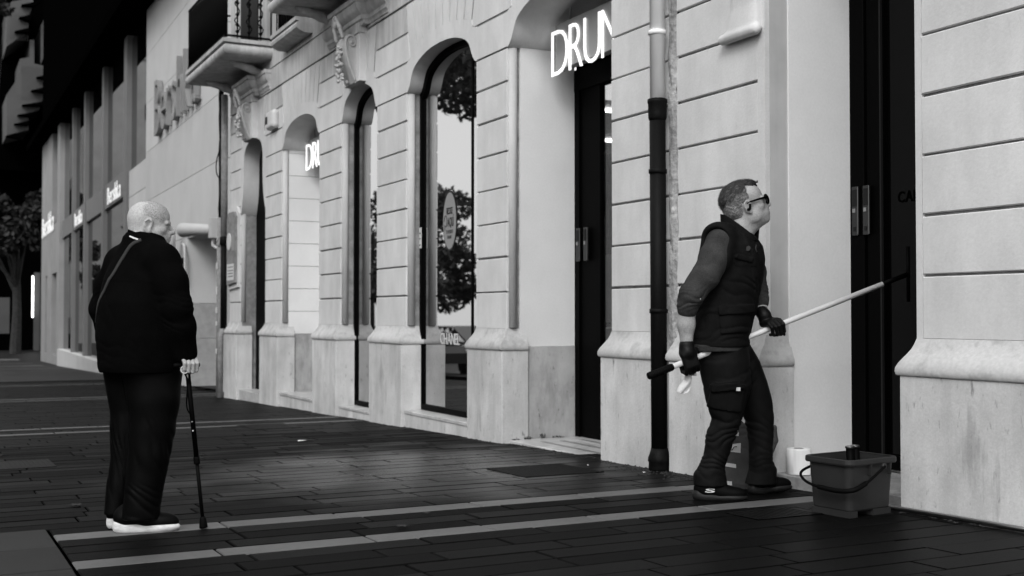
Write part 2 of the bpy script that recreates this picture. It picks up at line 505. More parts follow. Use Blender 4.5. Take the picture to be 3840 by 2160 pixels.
    def polys(s):
        d = s.d.copy()
        d[0] = d[-1] = 1; d[:, 0] = d[:, -1] = 1; d[:, :, 0] = d[:, :, -1] = 1
        g = openvdb.FloatGrid(1.0)
        g.copyFromArray(np.ascontiguousarray(np.clip(d, -0.2, 1.0)))
        pts, quads = g.convertToQuads(0.0)
        return pts * s.h + s.lo, quads
    def build(s, name, m, parent, T=None):
        P, Q = s.polys()
        if T is not None: P = T(P)
        off = np.array(world_loc(parent)) if parent is not None else np.zeros(3)
        me = bpy.data.meshes.new(name)
        P = P - off
        # orient outward
        a, b, c = P[Q[:, 0]], P[Q[:, 1]], P[Q[:, 2]]
        vol = np.einsum('ij,ij->i', a, np.cross(b, c)).sum()
        if vol < 0: Q = Q[:, ::-1]
        me.from_pydata(P.tolist(), [], Q.tolist())
        me.materials.append(M[m])
        me.polygons.foreach_set('use_smooth', [True] * len(me.polygons))
        me.update()
        o = bpy.data.objects.new(name, me)
        return link(o, parent)

def rowsR(f, l, u): return np.array([f, l, u], float)
def nrm(v): v = np.array(v, float); return v / np.linalg.norm(v)

F0 = np.array([math.sin(YAW), math.cos(YAW), 0.0])      # level direction away from the camera
R0 = np.array([math.cos(YAW), -math.sin(YAW), 0.0])
GS, GY0 = 0.025, 10.2
def gz(y): return GS * (GY0 - y)                         # the street climbs gently towards the camera

XF, XP = 4.795, 4.72

# ------------------------------------------------------------------ ground, pavement
g = MB()
ys = [-60, 3.0, 34, 60, 75, 120, 260]
def gz2(y):
    return gz(y) if y < 60 else max(gz(60) - 0.017 * (y - 60), gz(60) - .255)
for x0, x1 in ((-120, -14), (-14, 60)):
    for a, b in zip(ys[:-1], ys[1:]):
        n = len(g.v)
        g.v += [(x0, a, gz2(a) - .012), (x1, a, gz2(a) - .012), (x1, b, gz2(b) - .012), (x0, b, gz2(b) - .012)]
        g.f.append((n, n + 1, n + 2, n + 3))
ground = g.build('ground', 'asphalt')
tag(ground, kind='structure')
pv = MB()
pv.v = [(-3, 2.5, gz(2.5) - .008), (5.3, 2.5, gz(2.5) - .008), (5.6, 34, gz(34) - .008), (-3, 34, gz(34) - .008)]; pv.f = [(0, 1, 2, 3)]
pavement = pv.build('pavement', 'ground')
tag(pavement, kind='structure')

def slab_mesh(name, lx, ly, m):
    h, c = 0.03, 0.005
    v = []
    for z, o in ((-h, 0), (-c, 0), (0, c)):
        v += [(-lx / 2 + o, -ly / 2 + o, z), (lx / 2 - o, -ly / 2 + o, z), (lx / 2 - o, ly / 2 - o, z), (-lx / 2 + o, ly / 2 - o, z)]
    f = []
    for r in (0, 4):
        for k in range(4): f.append((r + k, r + (k + 1) % 4, r + 4 + (k + 1) % 4, r + 4 + k))
    f.append((8, 9, 10, 11))
    me = bpy.data.meshes.new(name); me.from_pydata(v, [], f); me.materials.append(M[m]); me.update()
    return me
ROW = 0.199; Y_BAND = 5.335
LENS = (0.62, 0.72, 0.82)
SLABS = {(m, L): slab_mesh('paving_slab', L - .010, ROW - .0085, m) for m in ('slab', 'slab_light') for L in LENS}
BIG = slab_mesh('paving_slab', 0.893, 0.593, 'slab_big')
tilt = math.atan(-GS)
nslab = 0
rest = MB(); rest_l = MB()
def is_light(i):
    return (i % 41) in (0, 4)
rr = random.Random(11)
cells = []
for i in range(-15, 140):
    yc = Y_BAND + ROW * i
    x = (0.585 if yc < 6.50 else -0.75 + rr.uniform(-.4, .3)) if yc < 20 else -1.6
    first = True
    while x < 4.80:
        L = LENS[0] if rr.random() < .3 else rr.choice(LENS)
        if first and yc < 6.5:
            L = rr.choice(LENS)
        first = False
        cells.append((yc, x + L / 2, L, is_light(i))); x += L
def vis(c):                                   # how large it shows: nearer first, only the part of the street in frame
    y, x = c[0], c[1]
    return y > 4.2 and x > 0.035 * y - .1
near = sorted([c for c in cells if vis(c)], key=lambda c: c[0])
keep = set(near[:270])
for c in cells:
    yc, xc, L, lt = c
    if yc < 2.55: continue
    dz = rr.uniform(-.0016, .0016)
    if c in keep:
        o = bpy.data.objects.new('paving_slab', SLABS[('slab_light' if lt else 'slab', L)])
        o.location = (xc, yc, gz(yc) + dz)
        o.rotation_euler = (tilt + rr.uniform(-.004, .004), rr.uniform(-.003, .003), rr.uniform(-.002, .002))
        link(o, pavement); nslab += 1
    else:
        B_ = rest_l if lt else rest
        z = gz(yc) + dz; hx, hy = L / 2 - .006, ROW / 2 - .0055
        B_.add([(xc - hx, yc - hy, z + GS * hy), (xc + hx, yc - hy, z + GS * hy), (xc + hx, yc + hy, z - GS * hy), (xc - hx, yc + hy, z - GS * hy),
                (xc - hx, yc - hy, z - .02), (xc + hx, yc - hy, z - .02), (xc + hx, yc + hy, z - .02), (xc - hx, yc + hy, z - .02)],
               [(0, 1, 2, 3), (0, 4, 5, 1), (1, 5, 6, 2), (2, 6, 7, 3), (3, 7, 4, 0)])
tag(rest.build('distant_slabs', 'slab', pavement), kind='stuff')
tag(rest_l.build('distant_light_slabs', 'slab_light', pavement), kind='stuff')
for i in range(5):
    for j in range(2):
        o = bpy.data.objects.new('paving_slab', BIG)
        xc, yc = 0.578 - .45 - .9 * j, 6.455 - .3 - .6 * i
        o.location = (xc, yc, gz(yc) + rr.uniform(-.001, .002)); o.rotation_euler = (tilt, rr.uniform(-.002, .002), 0)
        link(o, pavement)
# crossing stripes far down the street
for i in range(7):
    y = (44, 47, 52, 55.5, 60, 66, 75)[i]
    w = (.3, .4, .8, .5, 1.3, 1.2, 2.5)[i]
    n = gz2(y) - .004
    tag(mesh('road_stripe', [(-6, y, n), (5.2, y, n), (5.2, y + w, gz2(y + w) - .004), (-6, y + w, gz2(y + w) - .004)], [(0, 1, 2, 3)], 'slab_light', ground), kind='structure')

# ------------------------------------------------------------------ corner building with rusticated piers
JZ = [1.06, 1.399, 1.722, 2.045, 2.370, 2.697, 3.022, 3.348, 3.66, 3.995, 4.325, 4.650]
A_ = thing('shop_building', 'pale plastered old building with rusticated piers, arched openings and iron balconies', 'building', (4.8, 14, 0))
B_BLD = thing('neighbour_building', 'pale rusticated building right of the drainpipe, with a tall dark doorway', 'building', (4.8, 5.5, 0))
GAP = .017

def block(par, y0, y1, z0, z1, m='plaster', x0=XF, x1=XF + .03):
    # pillow edge towards the street
    c = .005
    V = []
    for x, o in ((x1, 0), (x0 + c, 0), (x0, c)):
        V += [(x, y0 + o, z0 + o), (x, y1 - o, z0 + o), (x, y1 - o, z1 - o), (x, y0 + o, z1 - o)]
    Fc = []
    for r in (0, 4):
        for k in range(4): Fc.append((r + k, r + 4 + k, r + 4 + (k + 1) % 4, r + (k + 1) % 4))
    Fc.append((8, 11, 10, 9))
    return mesh('stone_block', V, Fc, m, par)

rj = random.Random(31)
def pier(par, y0, y1, jl=0.0, jr=0.0, top=4.65, back=.72, lim=99):
    """y0 nearer the camera; jl/jr: flat margin at the far/near edge where joints stop"""
    box('pier_core', XF + .022, XF + back, y0 + .004, y1 - .004, -.45, top, 'joint', par)
    for k in range(len(JZ) - 1):
        z0, z1 = JZ[k], JZ[k + 1]
        if z0 >= 3.6: break
        block(par, y0 + jr, y1 - jl, z0 + (GAP / 2 + rj.uniform(-.003, .003) if k else 0), z1 - GAP / 2 + rj.uniform(-.003, .003), x0=XF + rj.uniform(-.0025, .0025))
    if jl: box('margin_strip', XF, XF + .036, y1 - jl, y1, 1.06, 3.66 - GAP / 2, 'plaster', par)
    if jr: box('margin_strip', XF, XF + .036, y0, y0 + jr, 1.06, 3.66 - GAP / 2, 'plaster', par)

MOULD = [(.862, .006), (.868, .013), (.885, .017), (.905, .015), (.93, .004), (.955, -.014), (.98, -.034), (1.005, -.051), (1.03, -.063), (1.05, -.070), (1.062, -.074)]
def plinth(par, y0, y1, zb, back=.2, e0=.05, e1=.05):
    box('plinth', XP, XF + back, y0 - e0, y1 + e1, zb, .862, 'plinth', par, .006)
    V = []; Fc = []
    for z, o in MOULD:
        t = min(1, max(0, -o / .075)); s = o if o > 0 else 0
        a = y0 - e0 * (1 - t) - s; b = y1 + e1 * (1 - t) + s
        V += [(XP - o, a, z), (XP - o, b, z), (XF + back - .01, b, z), (XF + back - .01, a, z)]
    n = len(MOULD)
    for i in range(n - 1):
        for k in range(4):
            a = i * 4 + k; b = i * 4 + (k + 1) % 4
            Fc.append((a, a + 4, b + 4, b))
    Fc.append((0, 1, 2, 3)); Fc.append((n * 4 - 1, n * 4 - 2, n * 4 - 3, n * 4 - 4))
    crisp(mesh('plinth_moulding', V, Fc, 'ledge', par, False))

PIERS = [(7.0, 7.816), (9.653, 10.32), (12.17, 13.117), (14.46, 15.376), (17.25, 18.17), (19.78, 20.56)]
for y0, y1 in PIERS:
    pier(A_, y0, y1)
    plinth(A_, y0, y1, gz(y1) - .3, e0=.0 if y0 == 7.0 else .05)

def arch_poly(y0, y1, h0=3.66, top=4.035):
    if y0 > 18 and h0 == 3.66:              # the door's arch has long hanging ears
        half = [(0, 2.88), (.02, 2.88), (.05, 2.92), (.09, 3.0), (.14, 3.12), (.175, 3.28), (.19, 3.45), (.19, 3.72), (.215, 3.83), (.27, 3.92), (.36, 3.985), (.50, 4.025)]
        return [(y0 + a, z) for a, z in half] + [((y0 + y1) / 2, 4.055)] + [(y1 - a, z) for a, z in half][::-1]
    w = y1 - y0; s = min(1.0, w / 1.75)
    half = [(0, 0), (.02, .004), (.05, .02), (.085, .055), (.115, .10), (.145, .155), (.175, .20), (.215, .235), (.27, .265), (.35, .297), (.46, .328), (.58, .352), (.72, .368)]
    L = [(y0 + a * s, h0 + b * (top - h0) / .375) for a, b in half if a * s < w / 2 - .02]
    Rr = [(y1 - a * s, z) for (a, _), (_, z) in zip(half, L)]
    return L + [((y0 + y1) / 2, top)] + Rr[::-1]       # from near edge over the crown to the far edge

OPEN = [(7.816, 9.653, .72), (10.32, 12.17, .42), (13.117, 14.46, .40), (15.376, 17.25, .60), (18.17, 19.78, .42)]
SK = XF + .010
def spandrel(par, y0, y1, depth):
    ap = arch_poly(y0, y1)
    poly = ap + [(y1, 4.65), (y0, 4.65)]
    o = crisp(MB().prism(poly, SK, XF + depth).build('arch_wall', 'plaster', par))
    c = (y0 + y1) / 2
    # arch band flush with the face, then wedge-shaped voussoirs over it
    band_top = []
    w = y1 - y0
    for y, z in ap:
        t = (y - c) / (w / 2)
        band_top.append((y, z))
    nv = 9 if w > 1.5 else 5
    yl = [c + (w / 2 - .12) * (2 * i / nv - 1) for i in range(nv + 1)]
    yt = [c + (y - c) * 1.17 for y in yl]
    zl = [4.20 - .105 * ((y - c) / (w / 2 - .12)) ** 2 for y in yl]
    gp = .010
    ring = [(a, b) for a, b in zip(yl, zl)]
    MB().prism(ring[::-1] + [(yt[0], 4.64), (yt[-1], 4.64)], SK - .002, SK).build('groove_backing', 'groove', par)
    MB().prism([ap[0]] + ap[1:-1] + [ap[-1], (y1, 3.985), (yl[-1] + .02, 4.03)] + ring[::-1] + [(yl[0] - .02, 4.03), (y0, 3.985)], XF, SK + .001).build('arch_band', 'plaster', par)
    for i in range(nv):
        a, b = yl[i], yl[i + 1]; at, bt = yt[i], yt[i + 1]
        g0 = gp if i else gp; g1 = gp
        MB().prism([(a + g0, zl[i]), (b - g1, zl[i + 1]), (bt - g1, 4.635), (at + g0, 4.635)], XF, SK + .001).build('voussoir', 'plaster', par)
    return yt, yl
ends = {}
for i, (y0, y1, dp) in enumerate(OPEN):
    ends[i] = spandrel(A_, y0, y1, dp)
# large blocks over the piers between two arches
for k, (y0, y1) in enumerate(PIERS):
    lo = y0 if k == 0 else ends[k - 1][0][-1] + .010
    lo_b = y0 if k == 0 else ends[k - 1][1][-1] + .03
    hi = y1 if k == len(PIERS) - 1 else ends[k][0][0] - .010
    hi_b = y1 if k == len(PIERS) - 1 else ends[k][1][0] - .03
    mid_l, mid_h = (lo + lo_b) / 2, (hi + hi_b) / 2
    MB().prism([(lo_b, 4.01), (hi_b, 4.01), (mid_h, 4.312), (mid_l, 4.312)], XF, SK + .02).build('stone_block', 'plaster', A_)
    MB().prism([(mid_l, 4.338), (mid_h, 4.338), (hi, 4.635), (lo, 4.635)], XF, SK + .02).build('stone_block', 'plaster_high', A_)
    box('pier_head', SK, XF + .6, y0 - .0, y1 + .0, 3.66 + GAP / 2, 4.65, 'joint', A_)
    box('pier_head_face', XF, SK, y0, y1, 3.66 + GAP / 2, 3.985, 'plaster', A_)
box('string_groove', XF + .03, XF + .6, 7.0, 20.56, 4.65, 4.668, 'joint', A_)
yy = [7.0, 8.6, 10.4, 12.1, 13.5, 14.05, 15.9, 17.6, 18.65, 19.3, 20.56]
for a, b in zip(yy[:-1], yy[1:]):
    box('frieze_block', XF, XF + .6, a + .002, b - .002, 4.668, 5.0, 'plaster_high', A_, .004)
box('upper_groove', XF + .03, XF + .6, 7.0, 20.56, 5.0, 5.022, 'joint', A_)
box('upper_wall', XF + .004, XF + .6, 7.0, 20.56, 5.022, 9.2, 'plaster_high', A_)
box('end_wall', XF + .6, XF + 3, 20.3, 20.56, -.4, 9.2, 'plaster', A_)
# bead moulding on the camera-facing corner of each opening
for y0, y1 in PIERS[1:]:
    MB().tube([(XF + .062, y0 + .012, 1.07), (XF + .062, y0 + .012, 3.652)], .046, 12).build('corner_bead', 'bead', A_, True)

# DRUNI doorway: deep reveal, sign, sliding door
y1 = 9.653
box('reveal_panel', XF + .13, 5.50, y1 - .020, y1 + .03, .90, 3.9, 'reveal', A_)
box('reveal_dado', XF + .10, 5.50, y1 - .03, y1 + .03, -.1, .90, 'dado', A_, .004)
box('reveal_dado_post', XF + .005, XF + .20, y1 - .046, y1 + .03, -.1, .93, 'dado', A_, .01)
box('reveal_panel', XF + .72, 5.50, 7.79, 7.816, -.1, 3.9, 'reveal', A_)
box('threshold', 4.80, 6.4, 7.80, 9.62, -.2, .045, 'marble', A_, .006)
for i in range(5):
    box('threshold_band', 4.98 + .2 * i, 5.03 + .2 * i, 8.1, 9.35, .04, .048, 'marble_dark', A_)
dr = thing('sliding_door', 'black framed glass sliding door under the lit white shop sign', 'door', (5.55, 8.9, .05))
for a, b in ((9.55, 9.645), (9.20, 9.551), (8.35, 8.44), (8.20, 8.34), (7.80, 7.88)):
    box('stile', 5.50 + (.02 if a in (9.20, 8.35) else 0), 5.58, a, b, .05, 3.36, 'black_metal', dr, .004)
box('head_rail', 5.495, 5.60, 7.80, 9.648, 3.30, 3.50, 'black_metal', dr)
box('transom', 5.53, 5.57, 7.80, 9.648, 3.5, 4.1, 'black', dr)
box('bottom_rail', 5.525, 5.575, 7.80, 9.3, .05, .13, 'black_metal', dr)
gm = bpy.data.materials.new('clear_glass'); gm.use_nodes = True
t_ = gm.node_tree; t_.nodes.clear()
mo = t_.nodes.new('ShaderNodeOutputMaterial'); mx = t_.nodes.new('ShaderNodeMixShader'); tr = t_.nodes.new('ShaderNodeBsdfTransparent'); gl = t_.nodes.new('ShaderNodeBsdfGlossy'); lw = t_.nodes.new('ShaderNodeFresnel')
lw.inputs['IOR'].default_value = 1.15; gl.inputs['Roughness'].default_value = .02; tr.inputs['Color'].default_value = (.85, .85, .85, 1)
t_.links.new(lw.outputs[0], mx.inputs[0]); t_.links.new(tr.outputs[0], mx.inputs[1]); t_.links.new(gl.outputs[0], mx.inputs[2]); t_.links.new(mx.outputs[0], mo.inputs[0])
M['clear_glass'] = gm
box('pane', 5.545, 5.553, 8.40, 9.23, .1, 3.32, 'clear_glass', dr)
for y in (9.54, 9.40):
    hb = MB().box(5.478, 5.50, y - .035, y + .035, 1.69, 2.0, .004).build('handle_plate', 'steel_dark', dr)
    box('lock_cylinder', 5.470, 5.48, y - .014, y + .014, 1.84, 1.87, 'steel', hb)
    box('handle_recess', 5.474, 5.479, y - .02, y + .02, 1.88, 1.98, 'dark_plastic', hb)

# shop interior seen through the door
it = thing('shop_interior', 'bright shop interior behind the glass door, with lit ceiling strips', 'interior', (7, 8.8, .05))
box('back_wall', 9.4, 9.5, 5.5, 16, .0, 4.2, 'far_dark', it)
box('ceiling_panel', 5.62, 9.4, 7.6, 16, 3.46, 3.5, 'print_grey', it)
box('ceiling_glow', 5.75, 7.0, 9.75, 10.5, 3.44, 3.458, 'lit', it)  # added glowing sheet in place of the ceiling lit by the strips
box('floor', 5.6, 9.4, 7.6, 16, -.2, .045, 'marble_dark', it)
box('side_wall', 5.6, 9.4, 7.5, 7.6, .0, 3.5, 'print_grey', it)
box('far_wall', 5.6, 9.4, 15.9, 16.0, .0, 3.5, 'far_dark', it)
for k in range(2):
    box('light_strip', 5.9, 9.2, 11.0 + 1.9 * k, 11.05 + 1.9 * k, 3.42, 3.45, 'led', it)
box('display_shelf', 7.2, 8.2, 11.0, 11.4, .05, 1.6, 'print_light', it)
box('display_panel', 6.3, 7.2, 10.6, 10.64, 2.0, 2.9, 'black_metal', it)
box('display_poster', 6.2, 7.4, 11.9, 11.94, 1.1, 1.9, 'print_grey', it)
box('counter', 6.1, 7.0, 10.4, 10.9, .05, 1.05, 'print_light', it)
for k in range(3): box('shelf_board', 7.15, 8.25, 10.95, 11.0, .5 + .4 * k, .54 + .4 * k, 'print_dark', it)

def sign(y_left, y_right, z0, z1, x, label, full=True):
    s = thing('lit_sign', label, 'sign', (x + .1, (y_left + y_right) / 2, z0))
    box('sign_panel', x + .03, x + .12, y_right, y_left - .05, z0 + .06, z1 + .02, 'sign_panel', s, .004)
    letters('DRUNI', lambda a, u, o: (x + .025 - o, y_left - a, z0 + u), y_left - y_right, z1 - z0, 'lit', s, .012, -.020, .05)
    for yy_ in (y_left - .25, y_right + .2):
        MB().tube([(x + .075, yy_, z1), (x + .075, yy_, 4.25)], .012, 6).build('hanger_rod', 'steel', s, True)
    return s
sign(9.49, 8.24, 3.375, 3.835, 5.16, 'large lit white shop sign hanging above the black sliding door')
sign(17.17, 15.95, 3.35, 3.78, 5.13, 'smaller-looking lit white shop sign in the far blind arch, mostly hidden by a pier')

# big arched window
wn = thing('shop_window', 'large arched shop window with oval sticker and white lettering', 'window', (5.0, 11.3, .1))
def window(w, y0, y1, x, z0, ztop, fr=.06):
    box('pane', x, x + .01, y0 + fr, y1 - fr, z0 + fr, ztop, 'glass_dark', w)
    f = MB()
    f.box(x - .03, x + .05, y1 - fr, y1, z0, ztop, .004); f.box(x - .03, x + .05, y0, y0 + fr, z0, ztop, .004); f.box(x - .03, x + .05, y0, y1, z0, z0 + fr, .004)
    f.build('frame', 'black_metal', w)
    ap = arch_poly(y0, y1); c = (y0 + y1) / 2
    inn = [(c + (y - c) * (1 - .13 / (y1 - y0)), z - .06) for y, z in ap]
    V = []
    for x_ in (x - .03, x + .05):
        V += [(x_, y, z) for y, z in ap] + [(x_, y, z) for y, z in inn]
    n = len(ap); Fc = []
    for i in range(n - 1):
        Fc += [(i, n + i, n + i + 1, i + 1), (2 * n + i, 2 * n + i + 1, 3 * n + i + 1, 3 * n + i), (n + i, 3 * n + i, 3 * n + i + 1, n + i + 1)]
    crisp(mesh('arch_frame', V, Fc, 'black_metal', w))
window(wn, 10.32, 12.17, 4.985, .14, 4.15)
box('mullion', 4.975, 4.984, 10.80, 10.83, .2, 4.1, 'black_metal', wn)
st = []
n = 40
cy_, cz_ = 11.385, 2.185
mesh('sticker', [(4.981, cy_ + .185 * math.cos(2 * math.pi * k / n), cz_ + .318 * math.sin(2 * math.pi * k / n)) for k in range(n)], [tuple(range(n))], 'print_dark', wn)
stk = mesh('sticker_face', [(4.979, cy_ + .17 * math.cos(2 * math.pi * k / n), cz_ + .30 * math.sin(2 * math.pi * k / n)) for k in range(n)], [tuple(range(n))], 'print_grey', wn)
def onwin(x): 
    return lambda y_left, z0: (lambda a, u, o: (x - o, y_left - a, z0 + u))
for txt, yl_, zz_, w_, h_, md in (('RECOGE', cy_ + .075, cz_ + .07, .155, .075, 'black'), ('AQUÍ', cy_ + .05, cz_ - .06, .155, .10, 'black'), ('TU PEDIDO', cy_ + .09, cz_ - .135, .18, .040, 'print_dark'), ('ONLINE', cy_ + .06, cz_ - .19, .115, .036, 'print_dark')):
    letters(txt, onwin(4.978)(yl_, zz_), w_, h_, md, wn, .002, .0, .05, name='sticker_text', join=True)
letters('CHANEL', onwin(4.982)(11.63, .875), .50, .125, 'print_light', wn, .003, .0, .07, name='window_letter')
ring = [(4.977, cy_ + .10 + .035 * math.cos(a), cz_ + .0 + .06 * math.sin(a)) for a in np.linspace(0, 5.5, 14)] + [(4.977, cy_ + .12, cz_ - .10)]
MB().tube(ring, .004, 5).build('sticker_drawing', 'print_dark', wn)
pl = thing('door_label', 'small white label on the dark frame of the large arched window', 'label', (4.93, 12.12, 2.0))
box('label_plate', 4.948, 4.954, 12.105, 12.165, 1.93, 2.16, 'print_light', pl)
for z in (1.96, 2.03, 2.09): box('label_line', 4.946, 4.9478, 12.115, 12.155, z, z + .012, 'print_dark', pl)
box('sill_wall', 4.765, 5.1, 10.37, 12.12, -.3, .10, 'plinth', A_)
box('window_sill', 4.755, 5.2, 10.372, 12.118, .10, .135, 'marble', A_, .004)
# display standing behind the big window
# narrow arched window
w2 = thing('narrow_window', 'narrow arched shop window under the near carved console', 'window', (5.0, 13.8, .0))
window(w2, 13.117, 14.46, 5.0, .03, 4.15)
box('sill_wall', 4.765, 5.1, 13.167, 14.41, -.4, .0, 'plinth', A_)
box('window_sill', 4.755, 5.2, 13.169, 14.408, .0, .03, 'marble', A_, .004)
# blind arch with stone back wall
zs = [.90, 1.24, 1.58, 1.92, 2.26, 2.60, 2.94, 3.28, 3.62, 4.1]
for a, b in zip(zs[:-1], zs[1:]):
    box('back_block', 5.38, 5.46, 15.376, 17.25, a + .003, b - .003, 'reveal', A_, .003)
box('back_dado', 5.36, 5.46, 15.376, 17.25, -.2, .897, 'dado', A_, .003)
for a, b in zip(zs[:-1], zs[1:]):
    box('reveal_block', XF + .11, 5.38, 17.235, 17.262, a + .003, b - .003, 'reveal', A_, .003)
box('reveal_dado', XF + .05, 5.36, 17.228, 17.262, -.2, .897, 'dado', A_, .003)
box('sill_wall', 4.765, 5.4, 15.426, 17.2, -.45, .0, 'plinth', A_)
box('window_sill', 4.752, 5.4, 15.428, 17.198, .0, .04, 'marble', A_, .004)
# dark narrow door
nd = thing('narrow_door', 'dark narrow arched door beside the wall directory board', 'door', (5.06, 18.97, -.08))
box('door_leaf', 5.06, 5.10, 18.17, 19.78, -.1, 4.2, 'black_metal', nd)
for z in (.3, 1.1, 1.9, 2.7): box('door_panel', 5.045, 5.062, 18.3, 18.95, z, z + .7, 'black_metal', nd, .01)
lathe_h = MB().tube(catmull([(5.06, 18.42, 1.35), (4.99, 18.42, 1.40), (4.98, 18.42, 1.6), (4.99, 18.42, 1.78), (5.06, 18.42, 1.83)], 5), .014, 8).build('pull_handle', 'dark_plastic', nd, True)
box('door_step', 4.76, 5.1, 18.22, 19.73, -.5, -.065, 'marble', A_, .004)
box('reveal_dado', XF + .03, 5.06, 19.762, 19.79, -.3, 3.66, 'grey_stone', A_)

# keystone pilasters, consoles, cornice, at the narrow window and at the door
def leafwork(par, yc, x0, z0, z1, seed):
    Fd = Field((x0 - .16, yc - .22, z0 - .08), (x0 + .16, yc + .22, z1 + .36), .006)
    r_ = random.Random(seed)
    k = 13
    for i in range(k):
        t = i / (k - 1)
        z = z0 + (z1 - z0) * t; x = x0 - .075 * math.sin(math.pi * (.15 + .8 * t))
        for s in (-1, 1):
            Fd.ell((x + r_.uniform(-.012, .012), yc + s * r_.uniform(.02, .10), z + r_.uniform(-.015, .015)), (r_.uniform(.018, .032), r_.uniform(.02, .04), r_.uniform(.018, .03)), None, .012)
    for s in (-1, 1):
        Fd.chain([(x0 - .06, yc + s * .12, z1 + .02), (x0 - .09, yc + s * .10, z1 + .14), (x0 - .12, yc + s * .03, z1 + .28)], [.02, .026, .018], .01)
    Fd.ell((x0 - .10, yc, z1 + .19), (.035, .05, .05), None, .02)
    Fd.ell((x0 + .03, yc, z0 - .03), (.03, .035, .03), None, .015)
    Fd.build('carved_leaves', 'plaster_high', par)
def console(yc, label, seed):
    box('keystone_pilaster', XF - .085, XF + .1, yc - .28, yc + .28, 4.035, 4.62, 'plaster', A_, .004)
    box('pilaster_cap', XF - .10, XF + .1, yc - .29, yc + .29, 4.62, 4.80, 'plaster_high', A_, .004)
    c = thing('carved_console', label, 'console', (XF - .1, yc, 4.05), 'carved scroll consoles over the arches')
    xb = XF - .085
    out = [(xb, 4.02), (xb - .02, 4.03), (xb - .055, 4.12), (xb - .10, 4.24), (xb - .135, 4.36), (xb - .15, 4.47), (xb - .145, 4.55), (xb - .12, 4.60), (xb - .07, 4.622), (xb - .02, 4.61), (xb, 4.58)]
    V = [(x, yc - .16, z) for x, z in out] + [(x, yc + .16, z) for x, z in out]
    n = len(out)
    Fc = [tuple(range(n)), tuple(range(2 * n - 1, n - 1, -1))] + [(i, i + n, (i + 1) % n + n, (i + 1) % n) for i in range(n)]
    mesh('console_body', V, Fc, 'plaster_high', c)
    for s in (-1, 1):
        sp = [(xb - .012, 4.05), (xb - .045, 4.14), (xb - .085, 4.25), (xb - .118, 4.37), (xb - .132, 4.47), (xb - .125, 4.55), (xb - .085, 4.595), (xb - .035, 4.585), (xb - .012, 4.54), (xb - .02, 4.49), (xb - .05, 4.475), (xb - .075, 4.50), (xb - .07, 4.53)]
        MB().tube([(x, yc + s * .162, z) for x, z in catmull(sp, 5)], .014, 8).build('scroll', 'plaster_high', c, True)
        MB().tube([(xb - .055, yc + s * .15, 4.52), (xb - .055, yc + s * .175, 4.52)], [.026, .02], 10).build('scroll_eye', 'plaster_high', c, True)
        pts = [(x + .028, z) for x, z in sp[:6]]
        MB().tube([(x, yc + s * .161, z) for x, z in catmull(pts, 4)], .007, 6).build('scroll_fillet', 'plaster_high', c, True)
    leafwork(c, yc, xb - .10, 4.08, 4.56, seed)
    # cornice breaking forward over the keystone
    for (pa, pb, ya, yb) in ((.06, .20, yc - .42, yc + .42), (.0, .12, yc - 1.05, yc + 1.15)):
        V = []; prof = [(4.70, .02), (4.74, .035), (4.755, .06), (4.80, .065), (4.83, .11), (4.86, .14), (4.93, .15), (4.935, .17), (4.99, .175)]
        if pa == .0: prof = [(z - .0, o * .62) for z, o in prof]
        for z, o in prof:
            V += [(XF - pa - o, ya - o * .6, z), (XF - pa - o, yb + o * .6, z), (XF + .05, yb + o * .6, z), (XF + .05, ya - o * .6, z)]
        Fc = []
        for i in range(len(prof) - 1):
            for k in range(4):
                a = i * 4 + k; b = i * 4 + (k + 1) % 4
                Fc.append((a, a + 4, b + 4, b))
        Fc.append((0, 1, 2, 3)); m_ = len(prof) * 4; Fc.append((m_ - 1, m_ - 2, m_ - 3, m_ - 4))
        crisp(mesh('cornice', V, Fc, 'plaster_high', A_))
console(13.79, 'near carved scroll console with leaf garland above the narrow arched window', 3)
console(18.97, 'far carved scroll console with leaf garland above the dark narrow door', 5)

